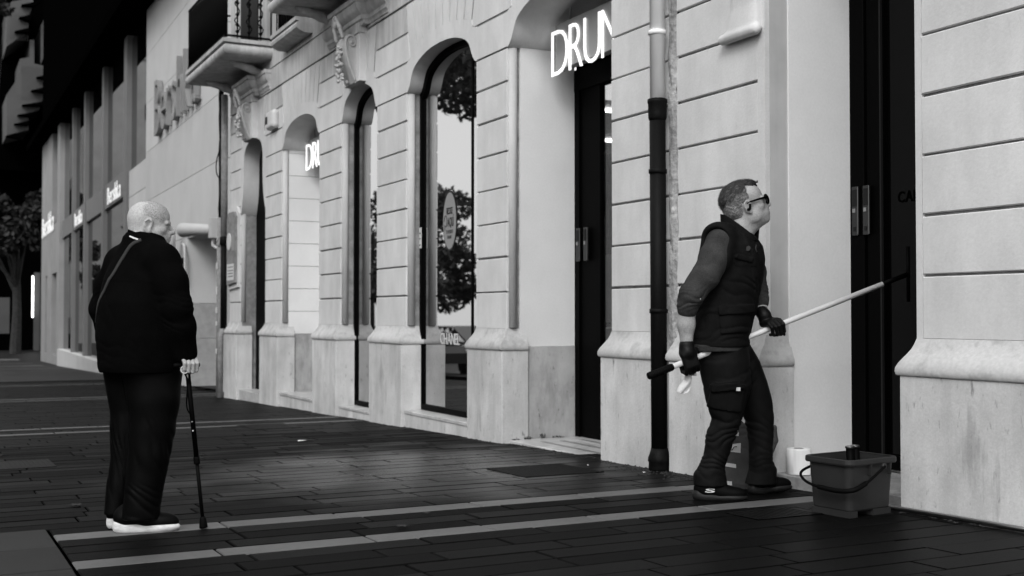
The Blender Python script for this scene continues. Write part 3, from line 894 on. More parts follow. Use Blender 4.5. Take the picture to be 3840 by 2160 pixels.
# balconies
def balcony(y0, y1, label):
    b = thing('balcony', label, 'balcony', (4.4, (y0 + y1) / 2, 5.2), 'balconies with iron railings')
    x0 = 4.08
    V = []; prof = [(5.160, -.10)] + [(5.25 - .088 * math.cos(math.pi * q / 12), -.045 + .088 * math.sin(math.pi * q / 12)) for q in range(13)] + [(5.342, -.03), (5.345, .045), (5.40, .05)]
    for z, o in prof:
        V += [(x0 - o, y0 - o, z), (x0 - o, y1 + o, z), (XF + .004, y1 + o, z), (XF + .004, y0 - o, z)]
    Fc = []
    for i in range(len(prof) - 1):
        for k in range(4):
            a = i * 4 + k; c = i * 4 + (k + 1) % 4
            Fc.append((a, a + 4, c + 4, c))
    Fc.append((0, 1, 2, 3)); m_ = len(prof) * 4; Fc.append((m_ - 1, m_ - 2, m_ - 3, m_ - 4))
    crisp(mesh('balcony_slab', V, Fc, 'plaster_high', b))
    for yb in (y0 + .5, y1 - .5):
        Fd = Field((4.2, yb - .15, 4.95), (4.85, yb + .15, 5.2), .012)
        Fd.chain([(4.78, yb, 5.0), (4.6, yb, 5.07), (4.4, yb, 5.12), (4.28, yb, 5.15)], [.05, .065, .05, .03], .03)
        for q in range(5): Fd.ell((4.75 - .1 * q, yb, 5.03 + .02 * q), (.035, .06, .03), None, .02)
        Fd.build('balcony_bracket', 'plaster_high', b)
    zb, zt = 5.42, 6.45
    rl = MB()
    for z in (zb + .03, zt):
        rl.tube([(x0, y0, z), (x0, y1, z)], .018, 6); rl.tube([(x0, y0, z), (XF, y0, z)], .018, 6); rl.tube([(x0, y1, z), (XF, y1, z)], .018, 6)
    rl.build('rail', 'iron', b)
    k = int((y1 - y0) / .11)
    bar = None
    for i in range(k + 1):
        y = y0 + (y1 - y0) * i / k
        tube('bar', [(x0, y, zb), (x0, y, zt)], .011, 'iron', b, 6)
    box('railing_panel', x0 + .02, x0 + .028, y0 + .03, y1 - .03, zb + .02, zt - .05, 'iron', b)
    for x in (4.10, 4.26, 4.44, 4.62, 4.78):
        pr = MB()
        pr.tube([(x, y0, zb), (x, y0, zt)], .012, 6)
        if x in (4.26, 4.44, 4.62):
            for z in (5.52, 5.62, 5.78, 5.96, 6.12, 6.3):
                pr.tube([(x, y0, z - .03), (x, y0, z), (x, y0, z + .03)], [.012, .034, .012], 8)
            sc = [(x + .05 * math.sin(q * 2.2) * (1 - .04 * q), y0, 5.5 + .09 * q) for q in range(10)]
            pr.tube(catmull(sc, 3), .010, 5)
        pr.build('scroll_baluster', 'iron', b, True)
    box('window_shutter', XF - .02, XF + .01, (y0 + y1) / 2 - .55, (y0 + y1) / 2 + .55, 5.42, 8.2, 'far_dark', b)
balcony(17.84, 20.6, 'far iron-railed balcony over the dark narrow door, seen from below')
balcony(12.4, 15.2, 'near balcony over the narrow arched window, only its rounded slab in frame')
ws = thing('window_balconet', 'rounded stone sill between the two balconies', 'window sill', (4.6, 16.4, 5.17))
V = []; prof = [(5.10, -.06), (5.125, .0), (5.16, .05), (5.20, .06), (5.24, .04), (5.255, .01), (5.26, .06), (5.31, .065)]
for z, o in prof: V += [(4.62 - o, 15.72, z), (4.62 - o, 17.05, z), (XF + .005, 17.05, z), (XF + .005, 15.72, z)]
Fc = []
for i in range(len(prof) - 1):
    for k in range(4):
        a = i * 4 + k; c = i * 4 + (k + 1) % 4
        Fc.append((a, a + 4, c + 4, c))
Fc.append((0, 1, 2, 3)); m_ = len(prof) * 4; Fc.append((m_ - 1, m_ - 2, m_ - 3, m_ - 4))
mesh('sill_slab', V, Fc, 'plaster_high', ws)
for i in range(12): tube('bar', [(4.64, 15.78 + .11 * i, 5.31), (4.64, 15.78 + .11 * i, 6.2)], .011, 'iron', ws, 6)
box('railing_panel', 4.66, 4.668, 15.76, 17.0, 5.33, 6.2, 'iron', ws)

# alarm box, directory board
al = thing('alarm_box', 'white rounded alarm box on the wall above the blind arch pier', 'alarm box', (4.74, 17.6, 4.15))
Fd = Field((4.66, 17.3, 3.95), (4.85, 17.95, 4.4), .01); Fd.rbox((4.75, 17.62, 4.165), (.062, .21, .145), .06, None, 0); Fd.build('case', 'white_plastic', al)
box('grille', 4.680, 4.70, 17.68, 17.79, 4.11, 4.22, 'dark_plastic', al)
bd = thing('directory_board', 'tall dark notice board with pale stickers on the leftmost pier', 'notice board', (4.72, 20.1, 1.7))
pr = [(19.86, 1.74), (20.46, 1.70), (20.46, 2.85), (20.36, 2.95), (19.96, 2.95), (19.86, 2.85)]
MB().prism(pr, 4.72, 4.80).build('board', 'grey_stone', bd)
MB().prism([(19.80, 1.66), (20.52, 1.62), (20.52, 2.92), (20.42, 3.03), (19.90, 3.03), (19.80, 2.92)], 4.76, 4.80).build('board_frame', 'plaster', bd)
box('notice_sheet', 4.716, 4.72, 19.94, 20.42, 1.78, 2.06, 'print_light', bd)
box('notice_sheet', 4.716, 4.72, 19.92, 20.1, 2.28, 2.55, 'print_grey', bd)
lbl = MB().tube([(4.71, 20.28, 2.45), (4.721, 20.28, 2.45)], .15, 20).build('round_sticker', 'print_light', bd)
for z in (1.84, 1.89, 1.94, 2.0): box('notice_line', 4.714, 4.7158, 19.98, 20.35, z, z + .014, 'print_dark', bd)

# ------------------------------------------------------------------ right-hand building
pier(B_BLD, 5.945, 6.93, jr=.075)
plinth(B_BLD, 5.945, 6.93, -.2, e0=.03, e1=0)
pier(B_BLD, 2.4, 4.68, jl=.045)
plinth(B_BLD, 2.4, 4.68, -.2, e1=.055)
for a, b in ((5.945, 6.93), (2.4, 4.68)):
    for k in (8, 9, 10):
        block(B_BLD, a + (.075 if a > 5 else 0), b - (.045 if a < 5 else 0), JZ[k] + GAP / 2, JZ[k + 1] - GAP / 2)
    box('margin_strip', XF, XF + .036, a if a > 5 else b - .045, a + .075 if a > 5 else b, 3.66, 4.65, 'plaster', B_BLD)
box('upper_wall', XF, XF + .7, 2.4, 6.93, 4.65, 9.2, 'plaster', B_BLD)
# stucco bracket at the top of the doorway edge
br = [(6.02, 2.98), (6.03, 3.00), (6.07, 2.99), (6.33, 3.01), (6.36, 3.04), (6.33, 3.07), (6.27, 3.10), (6.20, 3.30), (6.12, 3.6), (6.02, 3.8)]
c = thing('stucco_bracket', 'plain curled stucco bracket at the upper edge of the right doorway', 'bracket', (4.75, 6.15, 3.0))
Fd = Field((4.60, 5.93, 2.9), (4.85, 6.45, 3.95), .008)
Fd.loft([(3.03, 4.80, 6.14, .075, .17, 0), (3.2, 4.80, 6.12, .06, .14, 0), (3.5, 4.80, 6.10, .075, .12, 0), (3.9, 4.80, 6.10, .10, .12, 0)], p=4)
Fd.rc((4.755, 5.985, 3.02), (4.755, 6.33, 3.02), .034, .034, .02)
Fd.build('bracket_body', 'plaster', c)
# doorway reveal, step, dark door
box('reveal_panel', XF + .18, 5.49, 5.930, 5.96, .14, 4.4, 'reveal', B_BLD)
box('reveal_strip', XF + .037, XF + .18, 5.943, 5.96, .14, 4.4, 'reveal_grey', B_BLD)  # a darker grey than the reveal panel beside it
box('head', XF, 5.6, 4.68, 5.945, 4.3, 4.65, 'reveal', B_BLD)
box('near_jamb', XF + .72, 5.6, 4.66, 4.69, .1, 4.4, 'reveal', B_BLD)
box('step', 4.83, 5.6, 4.735, 5.945, -.1, .19, 'grey_stone', B_BLD, .006)
d2 = thing('shop_door', 'black framed dark glass door of the right-hand shop', 'door', (5.5, 5.4, .2))
for a, b in ((5.80, 5.93), (5.645, 5.785), (4.69, 4.80)):
    box('stile', 5.485 + (.012 if a == 5.645 else 0), 5.55, a, b, .21, 4.3, 'black_metal', d2, .003)
box('door_edge', 5.478, 5.497, 5.640, 5.652, .21, 4.3, 'dark_plastic', d2)
box('pane', 5.52, 5.53, 4.78, 5.65, .21, 4.3, 'glass_door', d2)
box('bottom_rail', 5.49, 5.545, 4.80, 5.646, .21, .30, 'black_metal', d2)
for y in (5.865, 5.765):
    hp = MB().box(5.464, 5.485, y - .028, y + .028, 1.71, 2.03, .004).build('handle_plate', 'steel_dark', d2)
    box('lock_cylinder', 5.456, 5.466, y - .012, y + .012, 1.86, 1.885, 'steel', hp)
    box('handle_recess', 5.461, 5.4655, y - .018, y + .018, 1.90, 2.01, 'dark_plastic', hp)
    box('key_plate', 5.461, 5.4655, y - .010, y + .010, 1.735, 1.765, 'dark_plastic', hp)
letters('CALZ', lambda a, u, o: (5.518 - o, 5.535 - a, 1.90 + u), .235, .07, 'black', d2, .002, .02, .06, name='window_letter')
box('dark_room', 6.6, 6.7, 4.0, 8, 0, 4.4, 'far_dark', d2)

# seam between the buildings, drainpipe
sm = MB()
rs = random.Random(4)
zz = np.arange(.04, 9.0, .12)
V = []
for z in zz:
    V += [(XF - .0 + rs.uniform(-.006, .012), 6.915 + rs.uniform(-.012, .012), z), (XF - .03 + rs.uniform(-.008, .008), 6.945 + rs.uniform(-.008, .008), z), (XF - .028 + rs.uniform(-.008, .008), 6.985 + rs.uniform(-.006, .006), z), (XF + .0, 7.02 + rs.uniform(-.01, .01), z)]
Fc = []
for i in range(len(zz) - 1):
    for k in range(3):
        a = i * 4 + k; Fc.append((a, a + 1, a + 5, a + 4))
mesh('render_seam', V, Fc, 'seam', B_BLD)
dp = thing('drainpipe', 'tall drainpipe with shiny upper half and black lower half beside the pale pier', 'drainpipe', (4.70, 7.03, .1))
px, py = 4.70, 7.03
def lean(z): return py + .005 * (z - .1) - .012
tube('upper_pipe', [(px, lean(2.74), 2.72), (px, lean(6), 9.0)], .054, 'zinc', dp, 20)
prof = [(.060, .10), (.060, 2.60)]
tube('lower_pipe', [(px, lean(.1), .10), (px, lean(2.7), 2.62)], .058, 'cast_iron', dp, 20)
lathe('socket', [(.058, 2.58), (.066, 2.60), (.067, 2.63), (.067, 2.70), (.072, 2.71), (.072, 2.735), (.056, 2.74)], px, lean(2.7), 'cast_iron', dp)
lathe('shoe', [(.072, .075), (.078, .10), (.076, .14), (.083, .15), (.080, .175), (.070, .20), (.060, .24)], px, lean(.1), 'cast_iron', dp)
for z in (1.2, 2.2, 3.2):
    lathe('clamp', [(.060, z), (.066, z + .002), (.066, z + .03), (.060, z + .032)], px, lean(z), 'cast_iron' if z < 2.6 else 'zinc', dp)

# ------------------------------------------------------------------ department store further down the street
S_ = thing('department_store', 'large clad store with raised wall lettering, tall glass bays and a dark overhang', 'building', (5.5, 30, -.5))
def PB(y, off, z): return (5.3 + .01862 * (y - 23.8) - off, y, z)
def bbox(name, y0, y1, o0, o1, z0, z1, m, par=None, b=0.0, ztop2=None):
    """o0 < o1: offsets out of the facade line towards the street"""
    v, f = boxvf(0, 1, 0, 1, 0, 1, 0)
    P = []
    for a, bb, c in v:
        y = y0 + (y1 - y0) * bb
        P.append(PB(y, o1 + (o0 - o1) * a, z0 + (z1 - z0) * c))
    return mesh(name, P, f, m, par or S_)
for a, b in ((23.2, 26.6), (26.6, 30.0), (30.0, 33.5)):
    for z0, z1 in zip((2.95, 4.3, 5.65, 7.0, 8.35), (4.3, 5.65, 7.0, 8.35, 9.75)):
        bbox('cladding_panel', a + .006, b - .006, -.3, 0, z0 + .006, z1 - .006, 'clad')
for a, b in ((27.2, 30.3), (30.3, 33.5)):
    for z0, z1 in ((-.9, .35), (.35, 1.65), (1.65, 2.95)):
        bbox('cladding_panel', a + .006, b - .006, -.3, 0, z0 + .006, z1 - .006, 'clad')
bbox('cladding_panel', 23.0, 23.75, -.3, .0, -.5, 2.944, 'clad')
bbox('recess_soffit', 23.75, 27.2, -1.0, -.01, 2.93, 3.1, 'reveal_grey')
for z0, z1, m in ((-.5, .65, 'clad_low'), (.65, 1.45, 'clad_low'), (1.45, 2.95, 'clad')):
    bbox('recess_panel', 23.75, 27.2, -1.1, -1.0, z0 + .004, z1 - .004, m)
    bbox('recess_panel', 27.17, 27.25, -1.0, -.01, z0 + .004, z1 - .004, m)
bbox('core_wall', 23.0, 33.4, -1.6, -1.15, -1, 9.7, 'joint')
# glass bays between pillars
def ztop(y): return 9.62 + .032 * (y - 33)
PIL = [(37.25, 37.95), (43.25, 43.8), (49.45, 50.0), (54.65, 55.1)]
for a, b in PIL: bbox('pillar', a, b, -.5, .03, -1.6, ztop(b), 'pillar')
BAY = [(37.95, 43.25), (43.8, 49.45), (50.0, 54.65), (55.1, 60.5)]
for i, (a, b) in enumerate(BAY):
    w = bbox('glass_bay', a, b, -.20, -.12, 5.72, ztop(b), 'glass_dark')
    bbox('glass_bay', a, b, -.20, -.12, -.42 - .02 * i, 4.86, 'glass_dark')
    bbox('spandrel_panel', a, b, -.3, -.02, 4.88, 5.70, 'pillar')
bbox('glass_bay', 33.5, 37.25, -.2, -.12, 5.58, ztop(34), 'glass_dark')
for z0, z1 in ((4.76, 5.56), (2.2, 4.74), (-1, 2.18)): bbox('cladding_panel', 33.52, 37.23, -.3, -.05, z0, z1, 'clad')
bbox('sill_wall', 33.5, 60.5, -.4, .16, -1.9, -.46, 'clad')
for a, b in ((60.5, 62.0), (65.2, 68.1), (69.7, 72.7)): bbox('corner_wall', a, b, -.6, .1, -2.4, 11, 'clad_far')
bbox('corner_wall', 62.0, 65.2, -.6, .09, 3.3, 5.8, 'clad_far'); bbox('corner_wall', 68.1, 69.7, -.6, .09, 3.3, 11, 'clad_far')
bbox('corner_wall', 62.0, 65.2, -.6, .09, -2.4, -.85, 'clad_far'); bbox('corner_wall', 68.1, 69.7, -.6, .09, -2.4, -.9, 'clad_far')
bbox('slit_back', 62.0, 69.7, -.62, -.5, -1, 11, 'grey_stone')
# overhanging upper storeys, almost black in the photograph
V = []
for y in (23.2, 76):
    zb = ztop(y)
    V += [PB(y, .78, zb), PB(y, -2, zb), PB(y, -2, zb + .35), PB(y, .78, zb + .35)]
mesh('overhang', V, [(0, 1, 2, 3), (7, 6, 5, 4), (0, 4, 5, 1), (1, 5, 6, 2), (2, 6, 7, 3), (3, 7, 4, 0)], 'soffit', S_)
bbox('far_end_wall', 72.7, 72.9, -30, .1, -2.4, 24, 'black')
# raised wall lettering
ls = thing('wall_lettering', 'row of tall raised letters on the pale store wall', 'sign', (5.4, 28.8, 5.7))
letters('Bershka', lambda a, u, o: PB(31.2 - a, .02 + o, 5.78 + u), 5.7, 1.55, 'letter', ls, .12, -.014, .12)
for yl, z0 in ((41.9, 4.93), (53.6, 4.96)):
    s = thing('small_lit_sign', ('small lit store sign on the panel above the lower glass, nearer one' if yl < 45 else 'small lit store sign on the panel above the lower glass, middle one'), 'sign', (5.6, yl, z0))
    letters('Bershka', lambda a, u, o: PB(yl - a, .03 + o, z0 + u), 3.4 if yl < 45 else 3.2, .60, 'lit_soft', s, .02, .0, .12)
s = thing('small_lit_sign', 'farthest small lit store sign, on the far corner wall', 'sign', (6, 71.5, 5.3))
letters('Bershka', lambda a, u, o: PB(71.6 - a, .13 + o, 5.5 + u), 8.0, 1.15, 'lit_soft', s, .03, .0, .12)

# pipes, loudspeaker-shaped fitting and conduits in the corner between the two buildings
cb = thing('cable_bundle', 'dark cable bundle running down the corner beside the leftmost drainpipe', 'cable', (4.72, 21.0, 3))
rc_ = random.Random(2)
tube('cable', [(4.74 + rc_.uniform(-.012, .012), 21.02 + rc_.uniform(-.03, .03), z) for z in np.arange(2.9, 5.6, .18)], .045, 'cast_iron', cb, 8)
tube('loose_wire', catmull([(4.72, 20.95, 4.2), (4.68, 21.1, 3.95), (4.66, 21.0, 3.7), (4.70, 20.8, 3.6), (4.72, 20.7, 3.9)], 5), .010, 'rubber', cb, 6)
cn = thing('conduit_pipe', 'grey conduit with torn stickers below the dark cable bundle', 'conduit', (4.72, 21, -.3))
tube('pipe', [(4.73, 21.0, -.3), (4.73, 21.0, 2.92)], .062, 'grey_stone', cn, 12)
for z in (.5, 1.0, 1.22, 1.55, 2.0, 2.5):
    box('sticker', 4.664, 4.672, 20.95, 21.05, z, z + rc_.uniform(.06, .14), 'print_light', cn)
tube('clip', [(4.73, 20.94, 4.35 - 1.9), (4.73, 21.06, 4.35 - 1.9)], .07, 'grey_stone', cn, 8)
d3 = thing('drainpipe', 'leftmost drainpipe, grey above and black below, at the end of the old building', 'drainpipe', (4.72, 20.62, 0))
tube('upper_pipe', [(4.71, 20.62, 2.55), (4.71, 20.62, 5.05)], .060, 'grey_stone', d3, 12)
tube('lower_pipe', [(4.71, 20.62, .95), (4.71, 20.62, 2.52)], .058, 'cast_iron', d3, 12)
tube('lower_bend', [(4.71, 20.62, .96), (4.66, 20.62, .82), (4.66, 20.64, -.3)], .05, 'grey_stone', d3, 12)
lathe('socket', [(.058, 2.40), (.075, 2.42), (.075, 2.54), (.06, 2.56)], 4.71, 20.62, 'cast_iron', d3)
hn = thing('horn_light', 'pale horn-shaped outdoor fitting on the corner by the grey conduit', 'wall fitting', (4.6, 21.2, 2.6))
MB().tube([(4.60, 21.15, 2.72), (4.46, 21.55, 2.735), (4.28, 22.05, 2.75), (4.27, 22.08, 2.75)], [.085, .105, .135, .11], 18).build('horn', 'grey_plastic', hn, True)
box('mount_box', 4.55, 4.72, 20.98, 21.16, 2.55, 2.92, 'grey_plastic', hn, .01)
tube('bracket_arm', catmull([(4.64, 21.08, 2.56), (4.62, 21.1, 2.44), (4.68, 21.05, 2.38), (4.72, 21.0, 2.38)], 5), .03, 'grey_plastic', hn, 8)
wl = thing('wall_lantern', 'pale cylindrical lantern on a dark bracket at the store wall, beside the bald man', 'lamp', (5.0, 27.3, 2.5))
lathe('lamp_shade', [(.10, 2.55), (.17, 2.58), (.17, 3.15), (.14, 3.18)], 5.02, 27.6, 'white_plastic', wl)
box('arm', 4.95, 5.36, 27.5, 28.6, 2.36, 2.5, 'cast_iron', wl)
tube('conduit', catmull([(5.30, 27.05, 1.9), (5.30, 27.05, 2.5), (5.30, 27.15, 2.75), (5.30, 27.35, 2.8)], 5), .03, 'grey_plastic', wl, 8)
MB().tube([(5.0, 28.4, 2.5), (5.0, 28.4, 2.72)], [.13, .12], 12).build('bulb_cover', 'white_plastic', wl, True)

# ------------------------------------------------------------------ end of the street
def xprism(poly, y0, y1):
    V = [(x, y0, z) for x, z in poly] + [(x, y1, z) for x, z in poly]
    n = len(poly)
    ar = sum(poly[i][0] * poly[(i + 1) % n][1] - poly[(i + 1) % n][0] * poly[i][1] for i in range(n))
    Fc = [tuple(range(n)), tuple(range(2 * n - 1, n - 1, -1))] + [(i, i + n, (i + 1) % n + n, (i + 1) % n) for i in range(n)]
    if ar < 0: Fc = [q[::-1] for q in Fc]
    return V, Fc
fb = thing('apartment_building', 'distant grey-sided building with stacked wedge-shaped balconies at the upper left', 'building', (7, 92, 0))
P1 = [(5.11, 22.93), (5.45, 23.44), (6.84, 23.9), (6.85, 23.37), (6.55, 22.53), (6.56, 21.44), (5.13, 20.2)]
P2 = [(6.65, 20.83), (6.94, 20.86), (6.96, 19.15), (7.73, 19.03), (7.74, 17.31), (7.35, 15.94), (6.61, 15.5), (6.62, 14.37), (5.19, 13.89), (5.16, 16.76), (5.76, 17.8), (6.01, 18.49), (6.01, 19.39), (6.66, 19.59)]
P3 = [(7.39, 21.96), (8.0, 23.56), (8.02, 20.97), (7.41, 19.19)]
for p, y in ((P1, 90), (P2, 90), (P3, 90.2)):
    v, f = xprism(p, y, y + 5); mesh('siding_wall', v, f, 'siding', fb)
for x in np.arange(5.2, 7.7, .16):
    zt = 23.0 if x < 6.5 else 20.5; zb = 20.4 if x < 6.5 else 19.3
    if 5.3 < x < 6.5: box('siding_rib', x, x + .03, 89.97, 90, 20.7, 22.6, 'siding', fb)
    if 6.05 < x < 7.7: box('siding_rib', x, x + .03, 89.97, 90, 16.5, 18.9, 'siding', fb)
WD = [[(6.03, 23.11), (7.33, 23.55), (6.86, 23.11)], [(5.9, 22.2), (6.86, 22.55), (6.51, 22.03)], [(5.61, 21.18), (6.52, 21.51), (6.52, 21.18)], [(7.07, 18.07), (9.2, 18.79), (7.69, 17.98)], [(6.73, 17.09), (7.7, 17.41), (7.7, 17.03)], [(6.13, 16.0), (7.7, 16.41), (7.71, 16.08)], [(5.84, 15.27), (7.31, 15.67), (6.57, 15.24)], [(5.63, 14.62), (6.58, 14.91), (6.58, 14.62)], [(5.08, 13.72), (6.71, 14.21), (6.02, 13.6)]]
for w in WD:
    v, f = xprism(w, 89.2, 90.0); mesh('balcony_slab', v, f, 'soffit', fb)
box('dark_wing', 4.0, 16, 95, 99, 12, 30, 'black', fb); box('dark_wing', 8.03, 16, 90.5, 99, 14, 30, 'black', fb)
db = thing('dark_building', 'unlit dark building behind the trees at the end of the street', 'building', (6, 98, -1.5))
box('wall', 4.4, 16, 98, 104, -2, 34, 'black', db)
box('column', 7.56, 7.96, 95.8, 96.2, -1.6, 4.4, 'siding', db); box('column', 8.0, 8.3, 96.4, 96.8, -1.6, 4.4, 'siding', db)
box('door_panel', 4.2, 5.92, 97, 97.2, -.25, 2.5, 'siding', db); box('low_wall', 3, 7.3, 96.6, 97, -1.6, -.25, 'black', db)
tl = thing('light_tube', 'thin vertical white light tube on the dark wall at the far left', 'lamp', (7.43, 95.5, 1))
tube('tube', [(7.43, 95.5, 1.0), (7.43, 95.5, 4.1)], .045, 'led', tl, 8)

def leaves(rng, n, blobs, size):
    """leaf quads scattered through blobs (centre, radii)"""
    V = []; Fc = []
    for _ in range(n):
        c, r = blobs[rng.integers(len(blobs))]
        d = rng.normal(size=3); d /= np.linalg.norm(d)
        p = np.array(c) + d * np.array(r) * rng.uniform(.35, 1.0) ** .6
        a = rng.normal(size=3); a /= np.linalg.norm(a); b = np.cross(a, rng.normal(size=3)); b /= np.linalg.norm(b)
        s = size * rng.uniform(.6, 1.3)
        k = len(V)
        V += [tuple(p - a * s), tuple(p + b * s * .55), tuple(p + a * s), tuple(p - b * s * .55)]
        Fc.append((k, k + 1, k + 2, k + 3))
    return V, Fc
def tree(x, y, zb, h, R, label, seed, n=2500, size=.2, name='plane_tree', zc=None, m='leaf', trunk_r=.22, limb=.5, off=(0, 0)):
    rng = np.random.default_rng(seed)
    t = thing(name, label, 'tree', (x, y, zb))
    zc = zc or zb + h * .62
    blobs = []
    tr_ = MB(); tr_.tube([(x, y, zb - .2), (x + .1, y, zb + h * .2), (x + .05, y + .1, zb + h * .42), (x, y, zb + h * .75)], [trunk_r * 1.3, trunk_r, trunk_r * .8, trunk_r * .3], 8)
    for i in range(11):
        a = rng.uniform(0, 6.28); e = R * rng.uniform(.35, .95); zz_ = zc + rng.uniform(-.6, .75) * (h + zb - zc)
        c = (x + off[0] + e * math.cos(a), y + off[1] + e * math.sin(a), zz_)
        rr_ = R * rng.uniform(.22, .42)
        blobs.append((c, (rr_, rr_, rr_ * .75)))
        s0 = zb + h * rng.uniform(.3, .5)
        if off != (0, 0) and i % 4: continue
        tr_.tube([(x, y, s0), ((x + c[0]) / 2, (y + c[1]) / 2, (s0 + c[2]) / 2 + .3), c], [trunk_r * limb, trunk_r * limb * .6, .02], 5)
    tr_.build('trunk', 'bark', t)
    v, f = leaves(rng, n, blobs, size)
    mesh('crown', v, f, m, t)
tree(5.75, 88, -1.5, 13.5, 3.0, 'dark leafy tree at the far left edge, left of the light tube', 1, 4200, .26, m='leaf_far', zc=7.5, trunk_r=.3)
tree(8.6, 92, -1.5, 12.5, 2.6, 'dark leafy tree at the far left, close to the store corner', 2, 3200, .26, m='leaf_far', zc=7.5)
tree(3.6, 80, -1.5, 26, 1.3, 'slender dark tree at the upper left edge in front of the grey siding', 9, 500, .22, m='leaf_far', zc=19.5, trunk_r=.07, limb=.2)

# ------------------------------------------------------------------ other side of the street, mirrored in the shop glass, parts added to darken it
tree(-10.5, 37, -.6, 13.8, 5.0, 'leafy plane tree across the street, mirrored in the large arched window', 21, 17000, .15, zc=10.4, trunk_r=.2, limb=.1, off=(4.9, -1))
tree(-11, 58, -1.2, 9, 4.6, 'bushy tree across the street, mirrored low in the large arched window', 22, 6000, .2, zc=4.4)
tree(-17, 66, -1.2, 10, 5, 'wide tree beyond the parked cars, mirrored in the shop glass', 23, 6000, .2, zc=4.6)
tree(-7.5, 72, -1.3, 9.5, 4.2, 'small tree beyond the parked cars, mirrored in the narrow arched window', 24, 5000, .2, zc=4)
tree(-9.5, 17, .0, 11, 4.6, 'leafy plane tree added across the street to darken the right-hand glass door', 25, 4200, .22, zc=6.2)  # unseen tree, added to keep bright sky out of the door glass
tree(-14, 10, .2, 11, 5, 'leafy plane tree across the street, nearest to the photographer', 26, 3600, .24, zc=6.2)
tree(-3.5, 104, -1.5, 11, 4.5, 'round tree in front of the pale block, mirrored in the store glass', 27, 2600, .35, zc=4.5, m='leaf_far')
def far_block(label, x0, x1, y0, y1, zb, zt, m, floors):
    b = thing('opposite_building', label, 'building', ((x0 + x1) / 2, (y0 + y1) / 2, zb))
    box('wall', x0, x1, y0, y1, zb, zt, m, b)
    dz = (zt - zb) / floors
    w = MB()
    for f_ in range(floors):
        for i in range(int((y1 - y0) / 3)):
            y = y0 + .9 + 3 * i; z = zb + f_ * dz + 1.0
            box('window', x1, x1 + .03, y, y + 1.3, z, z + 1.5, 'glass_door', b)
        if abs(x1 - x0) > 5:
            for i in range(int((x1 - x0) / 5)):
                x = x0 + 1.9 + 5 * i; z = zb + f_ * dz + 1.0
                box('window', x, x + 1.3, y0 - .03, y0, z, z + 1.5, 'glass_door', b)
    box('cornice', x0 - .2, x1 + .2, y0 - .2, y1 + .2, zt, zt + .4, m, b)
far_block('pale block across the street, mirrored in the store glass bays', -13, 1.5, 118, 132, -1.6, 26, 'far_wall', 4)
far_block('added tall black block behind the pale one, blackening the upper store glass', -24, 3, 140, 160, -1.6, 52, 'black', 9)  # added so the upper glass bays mirror black instead of sky
far_block('grey block across the street, mirrored behind trees in the shop glass', -30, -21, 34, 62, -1, 9.5, 'far_dark', 3)
far_block('added dark block across the street, darkening the right-hand glass door', -26, -18, 2, 30, 0, 10, 'far_dark', 3)  # unseen block added behind the tree to darken the door reflection

def car(x, y, label, m, yaw=0.0):
    z = gz2(y)
    c = thing('parked_car', label, 'car', (x, y, z), 'cars parked across the street')
    prof = [(-2.1, .35), (-2.15, .65), (-1.95, .85), (-1.35, .93), (-.75, 1.38), (.75, 1.42), (1.45, .98), (2.05, .88), (2.15, .6), (2.1, .32)]
    V = []; n = len(prof)
    for s, k in ((-1, .78), (-1, .88), (1, .88), (1, .78)):
        for a, b in prof:
            w = .88 if b < 1.0 else .66
            if abs(k) == .78: w *= .94
            V.append((x + s * w, y + a, z + b))
    Fc = []
    for r in range(3):
        for i in range(n):
            j = (i + 1) % n; Fc.append((r * n + i, r * n + j, (r + 1) * n + j, (r + 1) * n + i))
    Fc.append(tuple(range(n - 1, -1, -1))); Fc.append(tuple(range(3 * n, 4 * n)))
    mesh('body', V, Fc, m, c, False)
    for s in (-1, 1):
        v = [(x + s * .80, y - 1.15, z + 1.0), (x + s * .69, y - .68, z + 1.33), (x + s * .69, y + .68, z + 1.36), (x + s * .80, y + 1.25, z + 1.02)]
        mesh('side_window', v, [(0, 1, 2, 3)], 'glass_dark', c)
        for yy_ in (-1.3, 1.35):
            w = MB().tube([(x + s * .70, y + yy_, z + .32), (x + s * .90, y + yy_, z + .32)], .32, 16).build('wheel', 'rubber', c, True)
            MB().tube([(x + s * .89, y + yy_, z + .32), (x + s * .91, y + yy_, z + .32)], .19, 12).build('rim', 'steel', w, True)
        box('headlight', x + s * .6 - .15, x + s * .6 + .15, y - 2.14, y - 2.06, z + .62, z + .76, 'white_plastic', c, .02)
    mesh('windscreen', [(x - .74, y - 1.36, z + .96), (x + .74, y - 1.36, z + .96), (x + .62, y - .78, z + 1.38), (x - .62, y - .78, z + 1.38)], [(0, 1, 2, 3)], 'glass_dark', c)
car(-3.6, 33, 'dark car parked across the street, mirrored low in the large arched window', 'car_dark')
car(-4.4, 42, 'pale car parked across the street behind the dark one, mirrored in the shop glass', 'car_light')
car(-7.0, 52, 'dark car parked farthest across the street, mirrored in the narrow window', 'car_dark')

# ------------------------------------------------------------------ people
def frame(depth, xd, z0):
    lat = (xd - 1288) / 2951.7 * depth
    b = F0 * depth + R0 * lat; b[2] = z0
    def T(P):
        P = np.asarray(P, float)
        return b + P[..., 0:1] * R0 + P[..., 1:2] * F0 + P[..., 2:3] * np.array([0, 0, 1.0])
    return b, T

